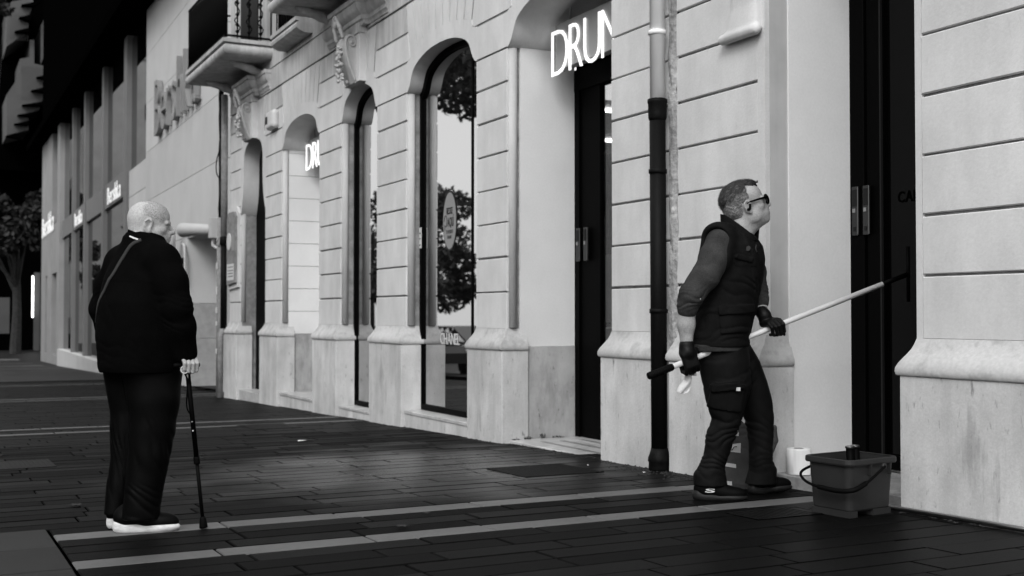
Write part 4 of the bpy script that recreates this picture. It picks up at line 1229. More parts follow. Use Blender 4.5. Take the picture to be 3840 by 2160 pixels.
def head(Fd, c, f, s=1.0, jowl=0.0, up=(0, 0, 1)):
    """skull, face, ears; f: direction the face looks; local axes forward, left, up"""
    c = np.array(c, float); f = nrm(f); l = nrm(np.cross(up, f)); u = np.cross(f, l); R = np.array([f, l, u])
    P = lambda x, y, z: c + s * (x * f + y * l + z * u)
    S = lambda *r: tuple(s * q for q in r)
    Fd.ell(P(-.012, 0, .045), S(.100, .077, .083), R, .01)
    Fd.ell(P(.040, 0, .042), S(.058, .063, .062), R, .03 * s)
    Fd.ell(P(-.045, 0, .005), S(.062, .064, .07), R, .03 * s)
    Fd.ell(P(.040, 0, -.03), S(.052, .058, .075), R, .03 * s)
    Fd.ell(P(.036, 0, -.072), S(.056, .050, .036), R, .03 * s)
    Fd.ell(P(.082, 0, -.096), S(.020, .024, .019), R, .02 * s)
    for q in (-1, 1):
        Fd.ell(P(.058, q * .044, -.022), S(.026, .018, .018), R, .02 * s)
        Fd.ell(P(.010, q * .052, -.062), S(.030 + jowl * .5, .014 + jowl, .028 + jowl), R, .03 * s)
        Fd.ell(P(.104, q * .031, .0), S(.016, .017, .011), R, .012 * s, 's')
        Fd.ell(P(.080, q * .031, -.001), S(.0125, .0125, .0115), R, .004 * s)
        Fd.rc(P(.086, q * .048, .016), P(.097, q * .012, .019), .009 * s, .010 * s, .010 * s)
        Fd.ell(P(.104, q * .013, -.033), S(.012, .009, .009), R, .008 * s)
        # ear: shell, hollow, rim, lobe
        eR = np.array([nrm(f * .95 - u * .3), l, nrm(u * .95 + f * .3)])
        Fd.ell(P(-.008, q * .079, -.004), S(.021, .010, .035), eR, .008 * s)
        Fd.ell(P(-.003, q * .090, -.001), S(.011, .010, .020), eR, .005 * s, 's')
        Fd.ell(P(-.002, q * .081, -.034), S(.010, .007, .011), eR, .008 * s)
        rim = [P(.004, q * .084, .018), P(-.010, q * .089, .026), P(-.024, q * .090, .014), P(-.025, q * .088, -.008), P(-.014, q * .084, -.026)]
        Fd.chain(rim, [.0035 * s, .0042 * s, .0045 * s, .0042 * s, .004 * s], .004 * s)
    Fd.rc(P(.094, 0, .014), P(.121, 0, -.026), .0085 * s, .0125 * s, .010 * s)
    Fd.ell(P(.118, 0, -.029), S(.013, .012, .010), R, .006 * s)
    Fd.ell(P(.088, 0, -.058), S(.022, .034, .030), R, .02 * s)
    Fd.ell(P(.104, 0, -.055), S(.010, .023, .0065), R, .006 * s)
    Fd.ell(P(.101, 0, -.068), S(.011, .021, .0075), R, .006 * s)
    Fd.rc(P(.112, -.024, -.0615), P(.112, .024, -.0615), .0022 * s, .0022 * s, .004 * s, 's')
    return P, R

def grip(Fd, c, u, n, w, wrist, s=1.0, rg=.016):
    """a hand closed round a bar: c on the bar axis, u along the bar, n from palm to bar, w towards the fingers"""
    c, u, n, w = np.array(c, float), nrm(u), nrm(n), nrm(w)
    R = np.array([u, w, n])
    pc = c - n * (rg + .016 * s)
    Fd.rbox(pc - w * .008, (.040 * s, .042 * s, .015 * s), .013 * s, R, .006)
    Fd.rc(wrist, pc - w * .045 * s, .030 * s, .030 * s, .02)
    for off, ln in zip((.032, .011, -.010, -.031), (.95, 1.06, 1.0, .84)):
        K = pc + w * .034 * s + u * off * s
        q = [K, K + (w * .022 + n * .020) * s * ln, K + (w * .012 + n * (.046 + rg)) * s * ln, K + (-w * .020 + n * (.050 + rg)) * s * ln]
        Fd.chain(q, [.0105 * s, .0098 * s, .0090 * s, .0078 * s], .003)
    th = [pc - w * .03 * s + u * .030 * s, pc - w * .040 * s + u * .052 * s + n * .018 * s, pc - w * .022 * s + u * .064 * s + n * (.034 + rg) * s]
    Fd.chain(th, [.015 * s, .0115 * s, .0090 * s], .006)

def folds(amp, seed):
    r_ = np.random.default_rng(seed)
    W = [(r_.normal(size=3) * np.array([14, 14, 26]), r_.uniform(0, 6.28), r_.uniform(.4, 1)) for _ in range(7)]
    W2 = [(r_.normal(size=3) * 6, r_.uniform(0, 6.28)) for _ in range(3)]
    def fn(X, Y, Z):
        e = 0
        for k, ph, a in W: e = e + a * np.sin(k[0] * X + k[1] * Y + k[2] * Z + ph)
        m_ = 0
        for k, ph in W2: m_ = m_ + np.sin(k[0] * X + k[1] * Y + k[2] * Z + ph)
        return amp * e / 2.2 * (0.5 + 0.5 * np.clip(m_ / 1.5, -1, 1))
    return fn

def wrinkle(Fd, lo, hi, direction, wl, amp, ph=0.0):
    """loose folds inside a box: wandering, unequal, fading at the ends"""
    q, g_ = Fd.sub(lo, hi, 0)
    if q is None: return
    c = (np.array(lo) + np.array(hi)) / 2; h = (np.array(hi) - np.array(lo)) / 2
    m_ = 1.0
    for i in range(3): m_ = m_ * np.clip(1.25 - 1.25 * np.abs((g_[i] - c[i]) / h[i]) ** 2, 0, 1)
    d = nrm(direction)
    X, Y, Z = g_
    t = d[0] * X + d[1] * Y + d[2] * Z
    t = t + .022 * np.sin(13 * X + 11 * Y + 7 * Z + ph * 3) + .012 * np.sin(31 * X - 19 * Y + 23 * Z + ph) + .3 * wl * np.sin(t / wl * 2.1 + ph)
    wv = np.sin(2 * math.pi * t / (wl * 1.35) + ph)
    am = .35 + .65 * np.clip(.5 + .8 * np.sin(9 * X + 16 * Y - 21 * Z + 5 * ph) * np.sin(14 * Z - 7 * X + 2 * ph + 1), 0, 1)
    Fd.d[q] = Fd.d[q] + amp * .85 * m_ * am * ((1 - np.abs(wv)) ** 1.3 - .35)

def layer(Fd, c, hf, R, t, rad=.008):
    """a thin patch following the cloth surface inside a box"""
    c = np.array(c, float)
    R = np.array(R, float)
    q, g_ = Fd.sub(c - np.linalg.norm(hf), c + np.linalg.norm(hf), .02)
    X, Y, Z = g_[0] - c[0], g_[1] - c[1], g_[2] - c[2]
    k = [np.abs(R[i][0] * X + R[i][1] * Y + R[i][2] * Z) - (hf[i] - rad) for i in range(3)]
    bx = np.sqrt(sum(np.maximum(v, 0) ** 2 for v in k)) - rad
    Fd.d[q] = np.minimum(Fd.d[q], np.maximum(Fd.d[q] - t, bx))

def shoe(Fu, Fs, heel, toe, wd, hs=.045, top=.10):
    """heel and toe points on the ground"""
    heel, toe = np.array(heel, float), np.array(toe, float)
    d = toe - heel; L = np.linalg.norm(d); d /= L; n = np.array([-d[1], d[0], 0]); R = np.array([d, n, [0, 0, 1]])
    P = lambda t, z: heel + d * L * t + np.array([0, 0, z])
    k = .02
    Fs.ell(P(.24, hs * .42), (L * .25, wd * .88, hs * .72), R, k)
    Fs.ell(P(.50, hs * .36), (L * .36, wd * .86, hs * .52), R, k)
    Fs.ell(P(.74, hs * .42), (L * .26, wd, hs * .50), R, k)
    Fs.ell(P(.10, hs * .75), (L * .10, wd * .7, hs * .7), R, k)
    zb = heel[2]
    Fs.cut(lambda X, Y, Z: (zb + .002) - Z + 0 * X)
    Fu.ell(P(.70, hs * .85), (L * .28, wd * .90, hs * .78), R, .03)
    Fu.ell(P(.42, hs * 1.15), (L * .26, wd * .82, hs * .95), R, .03)
    Fu.ell(P(.20, hs * 1.35), (L * .19, wd * .76, hs * 1.05), R, .03)
    Fu.rc(P(.24, hs * 1.3), P(.27, top), wd * .78, wd * .74, .03)
    Fu.cut(lambda X, Y, Z: (zb + hs * .42) - Z + 0 * X)

# ---- elderly man seen from behind
b1, T1 = frame(5.95, 380, .100)
man = thing('person', 'stout bald elderly person in black jacket and trousers, seen from behind, leaning on a cane', 'person', tuple(b1))
a45 = -math.pi / 4
Fd = Field((-.44, -.35, .02), (.40, .50, 1.74), .0042)
hc = (-.020, .03, 1.545)
P1h, R1h = head(Fd, hc, (.95, .32, -.06), .97, .012)
Fd.chain([P1h(-.03, 0, -.05), P1h(-.055, 0, -.13), (-.05, .03, 1.30)], [.066, .058, .06], .03)
Fd.ell(P1h(.035, 0, -.115), (.045, .05, .03), R1h, .03)
Fd.rc(P1h(-.062, -.045, -.058), P1h(-.062, .045, -.058), .020, .020, .012)      # fold at the nape
Fd.rc(P1h(-.100, -.03, -.038), P1h(-.100, .03, -.038), .0025, .0025, .005, 's')
Fd.loft([(.86, -.05, 0, .19, .15, a45), (1.1, -.05, .0, .20, .15, a45), (1.36, -.05, .02, .17, .10, a45)], .05)
Fd.chain([(.085, -.12, 1.34), (.155, -.15, 1.13), (.198, -.075, .90)], [.06, .045, .030], .03)
Fd.chain([(-.20, .14, 1.34), (-.29, .17, 1.12), (-.26, .29, .95)], [.06, .045, .032], .03)
Fd.chain([(.02, -.04, .85), (.005, -.05, .45), (-.06, -.05, .09)], [.10, .06, .045], .05)
Fd.chain([(-.12, .06, .85), (-.135, .08, .45), (-.18, .06, .09)], [.10, .06, .045], .05)
cane_top = np.array([.205, -.075, .838])
grip(Fd, cane_top, (.80, .60, 0), (0, 0, -1), (.60, -.80, 0), (.200, -.075, .905), 1.0, .013)
grip(Fd, (-.25, .33, .90), (.7, .7, 0), (0, 0, -1), (.7, -.7, 0), (-.26, .29, .95), 1.0, .013)
Fd.build('body', 'skin_old', man, T1)
hq = Field((-.16, -.13, 1.40), (.16, .18, 1.72), .0042)
hd_, hg = Fd.sub(hq.lo, hq.lo + hq.h * (hq.n - 1), 0)
sub_d = Fd.d[hd_]
def hloc1(X, Y, Z):
    f_, l_, u_ = R1h
    return [((X - hc[0]) * q[0] + (Y - hc[1]) * q[1] + (Z - hc[2]) * q[2]) / .97 for q in (f_, l_, u_)]
def shell(name, m, keep):
    F2 = Field((0, 0, 0), (1, 1, 1), .5)
    F2.h = Fd.h; F2.lo = Fd.lo + Fd.h * np.array([q.start for q in hd_]); F2.n = np.array(sub_d.shape)
    F2.ax = [F2.lo[i] + F2.h * np.arange(F2.n[i], dtype=np.float32) for i in range(3)]
    F2.d = np.maximum(sub_d - .0014, -(sub_d + .004)).astype(np.float32)
    F2.cut(keep)
    F2.build(name, m, man, T1)
def keep_crown(X, Y, Z):
    x, y, z = hloc1(X, Y, Z)
    return np.maximum.reduce(np.broadcast_arrays(.035 - z - .3 * x, x - .085 + .2 * (.1 - z), -.035 - x + .014 * np.sin(95 * z + 40 * y) + .012 * np.sin(150 * y + 70 * z)))
def keep_beard(X, Y, Z):
    x, y, z = hloc1(X, Y, Z)
    return np.maximum.reduce(np.broadcast_arrays(z + .022 + .2 * (x - .02), .012 - x, -.125 - z, x - .10))
shell('crown_stubble', 'stubble', keep_crown); shell('beard_stubble', 'stubble_light', keep_beard)

Fd = Field((-.46, -.36, .70), (.42, .50, 1.62), .0062)
Fd.loft([(.800, -.052, .0, .222, .190, a45), (.83, -.052, .0, .232, .200, a45), (.98, -.050, .0, .252, .212, a45), (1.15, -.052, .0, .248, .198, a45), (1.28, -.054, .01, .232, .165, a45), (1.37, -.055, .02, .205, .125, a45), (1.43, -.05, .025, .15, .105, a45), (1.47, -.04, .03, .09, .09, a45)])
Fd.chain([(-.195, .13, 1.345), (-.255, .16, 1.24), (-.298, .17, 1.12), (-.290, .22, 1.03), (-.26, .30, .94)], [.092, .082, .070, .065, .056], .03)
Fd.chain([(.08, -.11, 1.345), (.140, -.15, 1.25), (.178, -.16, 1.13), (.192, -.13, 1.03), (.203, -.085, .905)], [.095, .084, .070, .066, .054], .03)
Fd.rc((.197, -.085, .915), (.199, -.08, .893), .055, .055, .01)
Fd.chain([(-.17, .13, 1.36), (-.05, .03, 1.45), (.07, -.09, 1.36)], [.085, .085, .085], .05)
# stand collar
Fc_ = Field((-.20, -.15, 1.38), (.16, .22, 1.60), .005)
Fc_.loft([(1.40, -.042, .03, .105, .105, 0), (1.47, -.036, .03, .094, .096, 0), (1.56, -.03, .032, .092, .094, 0)])
Fc_.loft([(1.44, -.042, .03, .074, .08, 0), (1.47, -.034, .03, .080, .082, 0), (1.60, -.03, .032, .082, .082, 0)], 0, 2, 's')
Fc_.cut(lambda X, Y, Z: Z - (1.520 - .42 * (X + .10)) + 0 * Y)
Fc_.build('collar', 'fleece', man, T1)
Fd.disp(folds(.003, 5))
wrinkle(Fd, (.05, -.28, .98), (.30, .02, 1.22), (.3, .1, 1), .055, .008)
wrinkle(Fd, (-.36, .0, 1.0), (-.12, .3, 1.25), (-.3, .1, 1), .06, .010, 1)
wrinkle(Fd, (-.30, -.30, .80), (.12, .1, 1.02), (.35, .2, 1), .085, .006, .5)
wrinkle(Fd, (-.30, -.30, 1.0), (.10, .1, 1.30), (.8, .2, .45), .14, .008, 2)
layer(Fd, (-.12, -.14, 1.262), (.20, .12, .0035), np.array([[.95, -.2, -.05], [.2, .97, 0], [.05, 0, 1]]), .0025, .002)
Fd.build('jacket', 'fleece', man, T1)
JK = Fd
# sleeve hem band
Fd = Field((.10, -.18, .86), (.28, .02, .96), .005)
Fd.rc((.196, -.084, .915), (.199, -.080, .893), .0565, .0565, .01); Fd.cut(lambda X, Y, Z: np.maximum(Z - .918, .888 - Z) + 0 * X + 0 * Y)
Fd.build('cuff', 'fleece', man, T1)

Fd = Field((-.38, -.30, .03), (.32, .34, .90), .0062)
Fd.loft([(.070, -.030, -.05, .095, .085, 0), (.12, -.025, -.05, .091, .085, 0), (.22, -.012, -.05, .094, .088, 0), (.35, .006, -.05, .103, .092, 0), (.48, .022, -.05, .112, .10, 0), (.6, .032, -.05, .122, .108, 0), (.75, .025, -.04, .142, .125, 0), (.86, .01, -.03, .16, .14, 0)])
Fd.loft([(.080, -.185, .06, .060, .08, 0), (.2, -.165, .07, .074, .082, 0), (.35, -.137, .08, .088, .09, 0), (.6, -.118, .08, .112, .10, 0), (.75, -.115, .07, .138, .115, 0), (.86, -.10, .04, .16, .14, 0)], .015)
Fd.disp(folds(.0045, 8))
wrinkle(Fd, (-.12, -.2, .07), (.10, .1, .26), (.5, .1, 1), .07, .010)
wrinkle(Fd, (-.05, -.2, .25), (.18, .05, .62), (1, .2, .25), .08, .009, 1)
wrinkle(Fd, (-.28, -.1, .1), (-.06, .2, .6), (1, .1, .2), .075, .009, 2)
Fd.build('trousers', 'trouser', man, T1)

for (h_, t_e) in (((-.163, -.055, 0), (.160, -.015, 0)), ((-.215, .03, 0), (-.075, .28, 0))):
    lo = np.minimum(h_, t_e) - .09; hi = np.maximum(h_, t_e) + .09; lo[2] = -.03; hi[2] = .18
    Fu = Field(lo, hi, .005); Fs = Field(lo, hi, .0045)
    shoe(Fu, Fs, h_, t_e, .050, .060, .115)
    Fu.ell((np.array(h_) + (np.array(t_e) - np.array(h_)) * .14) + np.array([0, 0, .075]), (.04, .04, .03), None, .03)
    sh = Fu.build('shoe', 'trouser', man, T1)
    Fs.build('sole', 'sole_white', sh, T1)
# bag strap over the left shoulder and across the back, shirt label at the collar
def surf(pts): return catmull(pts, 8)
sp = [JK.project(p, .002) for p in surf([(-.02, -.09, 1.46), (-.08, -.10, 1.44), (-.14, -.13, 1.39), (-.19, -.16, 1.33), (-.235, -.15, 1.25), (-.28, -.10, 1.15), (-.31, -.02, 1.06)])]
for _ in range(6):
    sp = [sp[0]] + [((sp[i - 1][0] + 2 * sp[i][0] + sp[i + 1][0]) / 4, nrm(sp[i - 1][1] + 2 * sp[i][1] + sp[i + 1][1])) for i in range(1, len(sp) - 1)] + [sp[-1]]
sp = [(JK.project(p, .002)[0] * .4 + p * .6, nn) for p, nn in sp]
V = []; Fc = []
for i, (p, nn) in enumerate(sp):
    t = sp[min(i + 1, len(sp) - 1)][0] - sp[max(i - 1, 0)][0]; t /= np.linalg.norm(t)
    w = np.cross(t, nn)
    for q, o in ((-1, -.004), (1, -.004), (1, .003), (-1, .003)): V.append(tuple(T1(p + w * .0105 * q + nn * o)))
for i in range(len(sp) - 1):
    for k in range(4): Fc.append((i * 4 + k, i * 4 + (k + 1) % 4, i * 4 + 4 + (k + 1) % 4, i * 4 + 4 + k))
mesh('bag_strap', V, Fc, 'strap', man, True)
lb = [(-.085, -.066, 1.487), (-.06, -.076, 1.478), (-.035, -.079, 1.468), (-.04, -.082, 1.463), (-.065, -.079, 1.471), (-.088, -.068, 1.481)]
mesh('shirt_label', [tuple(T1(np.array(p) + np.array([0, -.012, 0]))) for p in lb], [(0, 1, 2, 3, 4, 5)], 'white_cloth', man)

cz_top = T1(cane_top); cz_bot = T1(np.array([.268, .02, .012]))
cane = thing('walking_cane', 'slim black adjustable cane in the bald man\'s right hand, standing on the light paving band', 'cane', tuple(cz_bot))
def cl(t): return tuple(np.array(cz_bot) + (np.array(cz_top) - np.array(cz_bot)) * t)
tube('lower_shaft', [cl(.04), cl(.42)], .0095, 'rubber', cane, 12)
tube('upper_shaft', [cl(.40), cl(.985)], .0125, 'black_metal', cane, 12)
tube('collar_ring', [cl(.395), cl(.405), cl(.43), cl(.44)], .0160, 'rubber', cane, 12)
MB().tube([cl(0), cl(.012), cl(.055), cl(.07)], [.021, .021, .016, .011], 14).build('rubber_tip', 'rubber', cane, True)
hd = np.array([.80, .60, 0]); hw = hd[0] * R0 + hd[1] * F0
MB().tube([tuple(cz_top - hw * .07), tuple(cz_top - hw * .05), tuple(cz_top + hw * .05), tuple(cz_top + hw * .065)], [.010, .014, .015, .010], 10).build('handle', 'rubber', cane, True)
for k, t in enumerate((.60, .655)):
    p = np.array(cl(t)) - F0 * .0125
    tube('button', [tuple(p), tuple(p - F0 * .003)], .004, 'white_plastic' if k == 0 else 'steel', cane, 8)
p = np.array(cl(.93)) - F0 * .0135
box('cane_label', p[0] - .003, p[0] + .003, p[1] - .003, p[1] + .003, p[2] - .012, p[2] + .012, 'white_plastic', cane)
rp = np.array(cl(.975)) - F0 * .05
tube('wrist_ring', [tuple(rp + .018 * (math.cos(a) * R0 + math.sin(a) * np.array([0, 0, 1]))) for a in np.linspace(0, 6.29, 20)], .0035, 'white_plastic', cane, 6)
tube('wrist_cord', [tuple(p) for p in catmull([rp - np.array([0, 0, .018]), np.array(cl(.9)) - F0 * .014, np.array(cl(.8)) - R0 * .018, np.array(cl(.74)) - R0 * .022, np.array(cl(.705)) - R0 * .012], 5)], .004, 'rubber', cane, 6)

# ---- window cleaner
b2, T2 = frame(6.90, 1830, .114)
cl2 = thing('person', 'grey-haired person in a dark work vest and glasses, holding a long pole in gloved hands', 'person', tuple(b2))
a60 = math.radians(60)
NH = np.array([-.262, -.18, .812]); FH = np.array([.252, .0, .996])
pu = nrm(FH - NH)
Fd = Field((-.42, -.42, .02), (.46, .42, 1.93), .0045)
hcc = (.108, .0, 1.712)
fdir = (math.cos(math.radians(19)), .04, math.sin(math.radians(19)))
P2h, R2h = head(Fd, hcc, fdir, 1.13, 0.0)
Fd.chain([P2h(-.025, 0, -.05), (.075, 0, 1.585), (.045, 0, 1.45)], [.066, .066, .10], .03)
Fd.rc(P2h(.045, 0, -.09), (.11, 0, 1.565), .035, .045, .03)
Fd.loft([(.86, -.06, 0, .16, .13, a60), (1.1, -.03, 0, .17, .13, a60), (1.3, .02, 0, .18, .13, a60), (1.5, .04, 0, .15, .10, a60)], .05)
Fd.chain([(-.10, -.18, 1.45), (-.255, -.235, 1.20), (-.268, -.215, 1.12), (-.274, -.205, 1.02), (-.271, -.20, .90)], [.05, .052, .050, .047, .034], .03)
Fd.chain([(.15, .15, 1.47), (.20, .13, 1.21), (.207, .10, 1.15), (.215, .06, 1.085)], [.06, .048, .045, .032], .03)
Fd.chain([(-.03, -.06, .9), (-.015, -.06, .47), (-.11, -.06, .09)], [.10, .050, .036], .05)
Fd.chain([(.04, .1, .9), (.208, .14, .47), (.228, .16, .1)], [.10, .050, .036], .05)
# gloved hands are built over the wrists, so the body ends in plain closed fists inside them
Fd.ell((-.268, -.196, .845), (.030, .024, .04), None, .02); Fd.ell((.235, .03, 1.055), (.03, .025, .025), None, .02)
Fd.build('body', 'skin', cl2, T2)

def cross3(a, b): return np.cross(np.array(a, float), np.array(b, float))
dn = np.array([0, 0, -1.0])
n1 = nrm(cross3(dn, pu)); n1 = n1 if n1[1] > 0 else -n1
w1 = nrm(cross3(n1, pu)); w1 = w1 if w1[2] < 0 else -w1
Fd = Field((-.40, -.33, .66), (-.14, -.04, 1.0), .0038)
grip(Fd, NH, pu, n1, w1, (-.271, -.203, .885), 1.22, .015)
Fd.rc((-.271, -.203, .90), (-.271, -.202, .86), .043, .045, .01)
Fd.build('glove', 'glove', cl2, T2)
n2 = nrm(dn - pu * (dn @ pu)); w2 = nrm(cross3(n2, pu)); w2 = w2 if w2[1] < 0 else -w2
n2b = nrm(n2 * .8 + w2 * -.0 + np.array([0, 0, 0])); 
Fd = Field((.10, -.14, .90), (.40, .16, 1.18), .0038)
grip(Fd, FH + pu * .012, pu, n2, w2, (.222, .045, 1.078), 1.2, .015)
Fd.rc((.214, .06, 1.092), (.226, .04, 1.07), .040, .040, .01)
Fd.chain([FH + pu * .055 + n2 * -.03, FH + pu * .066 + w2 * .02 + n2 * .01, FH + pu * .062 + w2 * .025 + n2 * .06], [.012, .011, .0085], .006)
Fd.build('glove', 'glove', cl2, T2)
wt = thing  # (watch below is worn, so a child)
Fd = Field((.15, .0, 1.05), (.27, .13, 1.16), .004)
Fd.rc((.2105, .078, 1.108), (.213, .070, 1.096), .038, .038, 0); Fd.cut(lambda X, Y, Z: np.abs((Z - 1.103) + .5 * (X - .21)) - .010 + 0 * Y)
Fd.build('wrist_watch', 'rubber', cl2, T2)

# sweater sleeves with rolled cuffs
Fd = Field((-.42, -.40, 1.04), (.02, -.02, 1.60), .006)
Fd.chain([(-.075, -.17, 1.48), (-.108, -.20, 1.40), (-.170, -.235, 1.29), (-.246, -.245, 1.195), (-.266, -.225, 1.125)], [.088, .087, .079, .073, .060], .02)
Fd.rc((-.268, -.226, 1.135), (-.270, -.22, 1.105), .062, .056, .01)
Fd.disp(folds(.004, 12))
wrinkle(Fd, (-.37, -.36, 1.08), (-.14, -.10, 1.27), (-.15, .0, 1), .042, .015)
wrinkle(Fd, (-.33, -.36, 1.22), (-.06, -.10, 1.42), (-.6, .0, 1), .075, .010, 1)
Fd.build('sleeve', 'sweater', cl2, T2)
Fd = Field((.08, .0, 1.08), (.32, .28, 1.56), .006)
Fd.chain([(.15, .15, 1.46), (.185, .15, 1.33), (.198, .13, 1.22), (.205, .10, 1.165)], [.080, .072, .064, .060], .02)
Fd.rc((.204, .103, 1.172), (.207, .095, 1.15), .060, .054, .01)
Fd.disp(folds(.003, 13)); wrinkle(Fd, (.10, .0, 1.12), (.30, .24, 1.32), (.1, .0, 1), .042, .014)
Fd.build('sleeve', 'sweater', cl2, T2)
sb = T2(np.array([-.212, -.29, 1.165]))
MB().tube([tuple(sb), tuple(sb - F0 * .012)], [.010, .007], 10).build('sleeve_button', 'white_plastic', cl2, True)
Fd = Field((-.33, -.30, .80), (.22, .30, .96), .006)
Fd.loft([(.865, -.056, 0, .208, .166, a60), (.90, -.058, 0, .215, .172, a60), (.93, -.055, 0, .20, .16, a60)]); Fd.disp(folds(.003, 15))
Fd.build('sweater_hem', 'sweater', cl2, T2)

# work vest
rt = np.array([math.cos(a60), math.sin(a60), 0]); fw = np.array([math.sin(a60), -math.cos(a60), 0])
Fd = Field((-.36, -.36, .84), (.34, .36, 1.72), .0062)
Fd.loft([(.888, -.054, 0, .214, .172, a60), (.95, -.050, 0, .218, .176, a60), (1.05, -.030, 0, .218, .178, a60), (1.17, -.002, 0, .218, .178, a60), (1.30, .030, 0, .226, .176, a60), (1.40, .046, 0, .228, .168, a60), (1.48, .052, 0, .215, .150, a60), (1.535, .045, 0, .165, .118, a60), (1.575, .035, 0, .10, .085, a60)])
Fd.chain([(-.085, -.165, 1.505), (.025, 0, 1.555), (.155, .155, 1.49)], [.075, .070, .07], .04)
Fd.rc((-.075, -.155, 1.51), (-.100, -.195, 1.40), .10, .10, .04)
Fd.rc((-.115, -.23, 1.50), (-.15, -.26, 1.36), .076, .085, .03, 's')
Fd.disp(folds(.0045, 21))
wrinkle(Fd, (-.28, -.30, .90), (.16, .1, 1.14), (-.25, .1, 1), .075, .011)
wrinkle(Fd, (-.10, -.30, 1.12), (.20, .0, 1.32), (.5, .0, 1), .08, .010, 1)
wrinkle(Fd, (.06, -.24, 1.30), (.26, .0, 1.56), (1, .0, .3), .07, .009, 2)
Rv = np.array([fw * 0 + np.array([.95, -.31, .05]), [.31, .95, 0], [-.05, 0, 1]])
layer(Fd, (.020, -.18, 1.045), (.088, .10, .075), Rv, .008)
layer(Fd, (.020, -.18, 1.105), (.094, .10, .026), Rv, .013)
layer(Fd, (.075, -.17, 1.40), (.055, .10, .045), Rv, .004)
layer(Fd, (.070, -.17, 1.395), (.042, .10, .014), np.array([[.93, -.3, -.2], [.3, .95, 0], [.2, 0, .97]]), .010)
zp = np.array([[.2, .1, -1], [1, .0, .2], [0, 1, .1]]); zp = np.array([nrm(q) for q in zp])
layer(Fd, (.148, -.12, 1.22), (.34, .016, .10), zp, .006, .004)
layer(Fd, (-.05, 0, .905), (.3, .3, .014), np.eye(3), .003)
Fd.build('vest', 'vest', cl2, T2)
VS = Fd
Fd = Field((-.12, -.2, 1.50), (.30, .2, 1.72), .0048)
def collar_cut(X, Y, Z): return np.maximum(Z - np.where(Y < .03, 1.664 - .80 * (X + .03), 1.664 - .34 * (X + .03)), (1.50 - .12 * X) - Z)
Fd.loft([(1.50, .075, 0, .135, .118, math.pi / 2), (1.58, .083, 0, .122, .118, math.pi / 2), (1.70, .080, 0, .112, .122, math.pi / 2)])
Fd.loft([(1.48, .075, 0, .112, .098, math.pi / 2), (1.58, .086, 0, .105, .103, math.pi / 2), (1.72, .086, 0, .098, .110, math.pi / 2)], 0, 2, 's')
Fd.cut(collar_cut)
Fd.cut(lambda X, Y, Z: -(np.abs(Y + .045 - .25 * (1.62 - Z)) - .022 + np.maximum(.13 - X, 0) * 5))
Fd.disp(folds(.002, 3))
Fd.build('vest_collar', 'vest', cl2, T2)
zt = [T2(VS.project(p, .006)[0]) for p in ((.165, -.16, 1.50), (.167, -.17, 1.47), (.167, -.17, 1.44))]
tube('zip_pull', [tuple(q) for q in zt], .0035, 'strap', cl2, 6)
bp, bn = VS.project((.085, -.2, 1.455), .002)
MB().tube([tuple(T2(bp)), tuple(T2(bp + bn * .003))], .016, 8).build('vest_badge', 'print_dark', cl2)

# trousers
Fd = Field((-.32, -.26, .04), (.40, .36, .96), .0062)
Fd.loft([(.085, -.112, -.05, .098, .088, 0), (.15, -.118, -.05, .094, .085, 0), (.19, -.106, -.05, .076, .078, 0), (.27, -.074, -.05, .074, .08, 0), (.38, -.050, -.055, .088, .088, 0), (.47, -.016, -.06, .088, .092, 0), (.58, -.022, -.06, .120, .11, 0), (.68, -.02, -.06, .138, .125, 0), (.8, -.032, -.05, .150, .14, 0), (.92, -.05, -.0, .165, .15, 0)])
Fd.loft([(.062, .225, .17, .094, .08, 0), (.15, .240, .17, .084, .08, 0), (.20, .226, .16, .070, .078, 0), (.29, .224, .15, .071, .080, 0), (.38, .222, .15, .079, .086, 0), (.48, .208, .14, .089, .095, 0), (.58, .176, .14, .108, .105, 0), (.68, .138, .13, .118, .12, 0), (.8, .06, .10, .148, .14, 0), (.92, -.04, .03, .165, .15, 0)], .02)
Fd.disp(folds(.005, 31))
wrinkle(Fd, (-.24, -.2, .10), (.04, .06, .30), (.25, .1, 1), .055, .010)
wrinkle(Fd, (-.18, -.2, .28), (.10, .06, .56), (-.25, .0, 1), .07, .014, 1)
wrinkle(Fd, (.12, .0, .12), (.36, .3, .34), (-.15, .1, 1), .06, .008)
wrinkle(Fd, (.06, .0, .30), (.32, .3, .60), (.4, .0, 1), .085, .011, 2)
wrinkle(Fd, (-.2, -.25, .6), (.2, .1, .88), (-.5, .1, 1), .10, .010, 1)
layer(Fd, (-.035, -.17, .60), (.095, .10, .075), np.array([nrm((.98, 0, -.15)), (0, 1, 0), nrm((.15, 0, .98))]), .012)
layer(Fd, (-.030, -.17, .665), (.10, .10, .024), np.array([nrm((.98, 0, .12)), (0, 1, 0), nrm((-.12, 0, .98))]), .017)
Fd.build('trousers', 'work', cl2, T2)
tgp = T2(np.array([.022, -.208, .652])); box('pocket_tag', tgp[0] - .010, tgp[0] + .010, tgp[1] - .006, tgp[1] + .006, tgp[2] - .010, tgp[2] + .010, 'white_cloth', cl2)
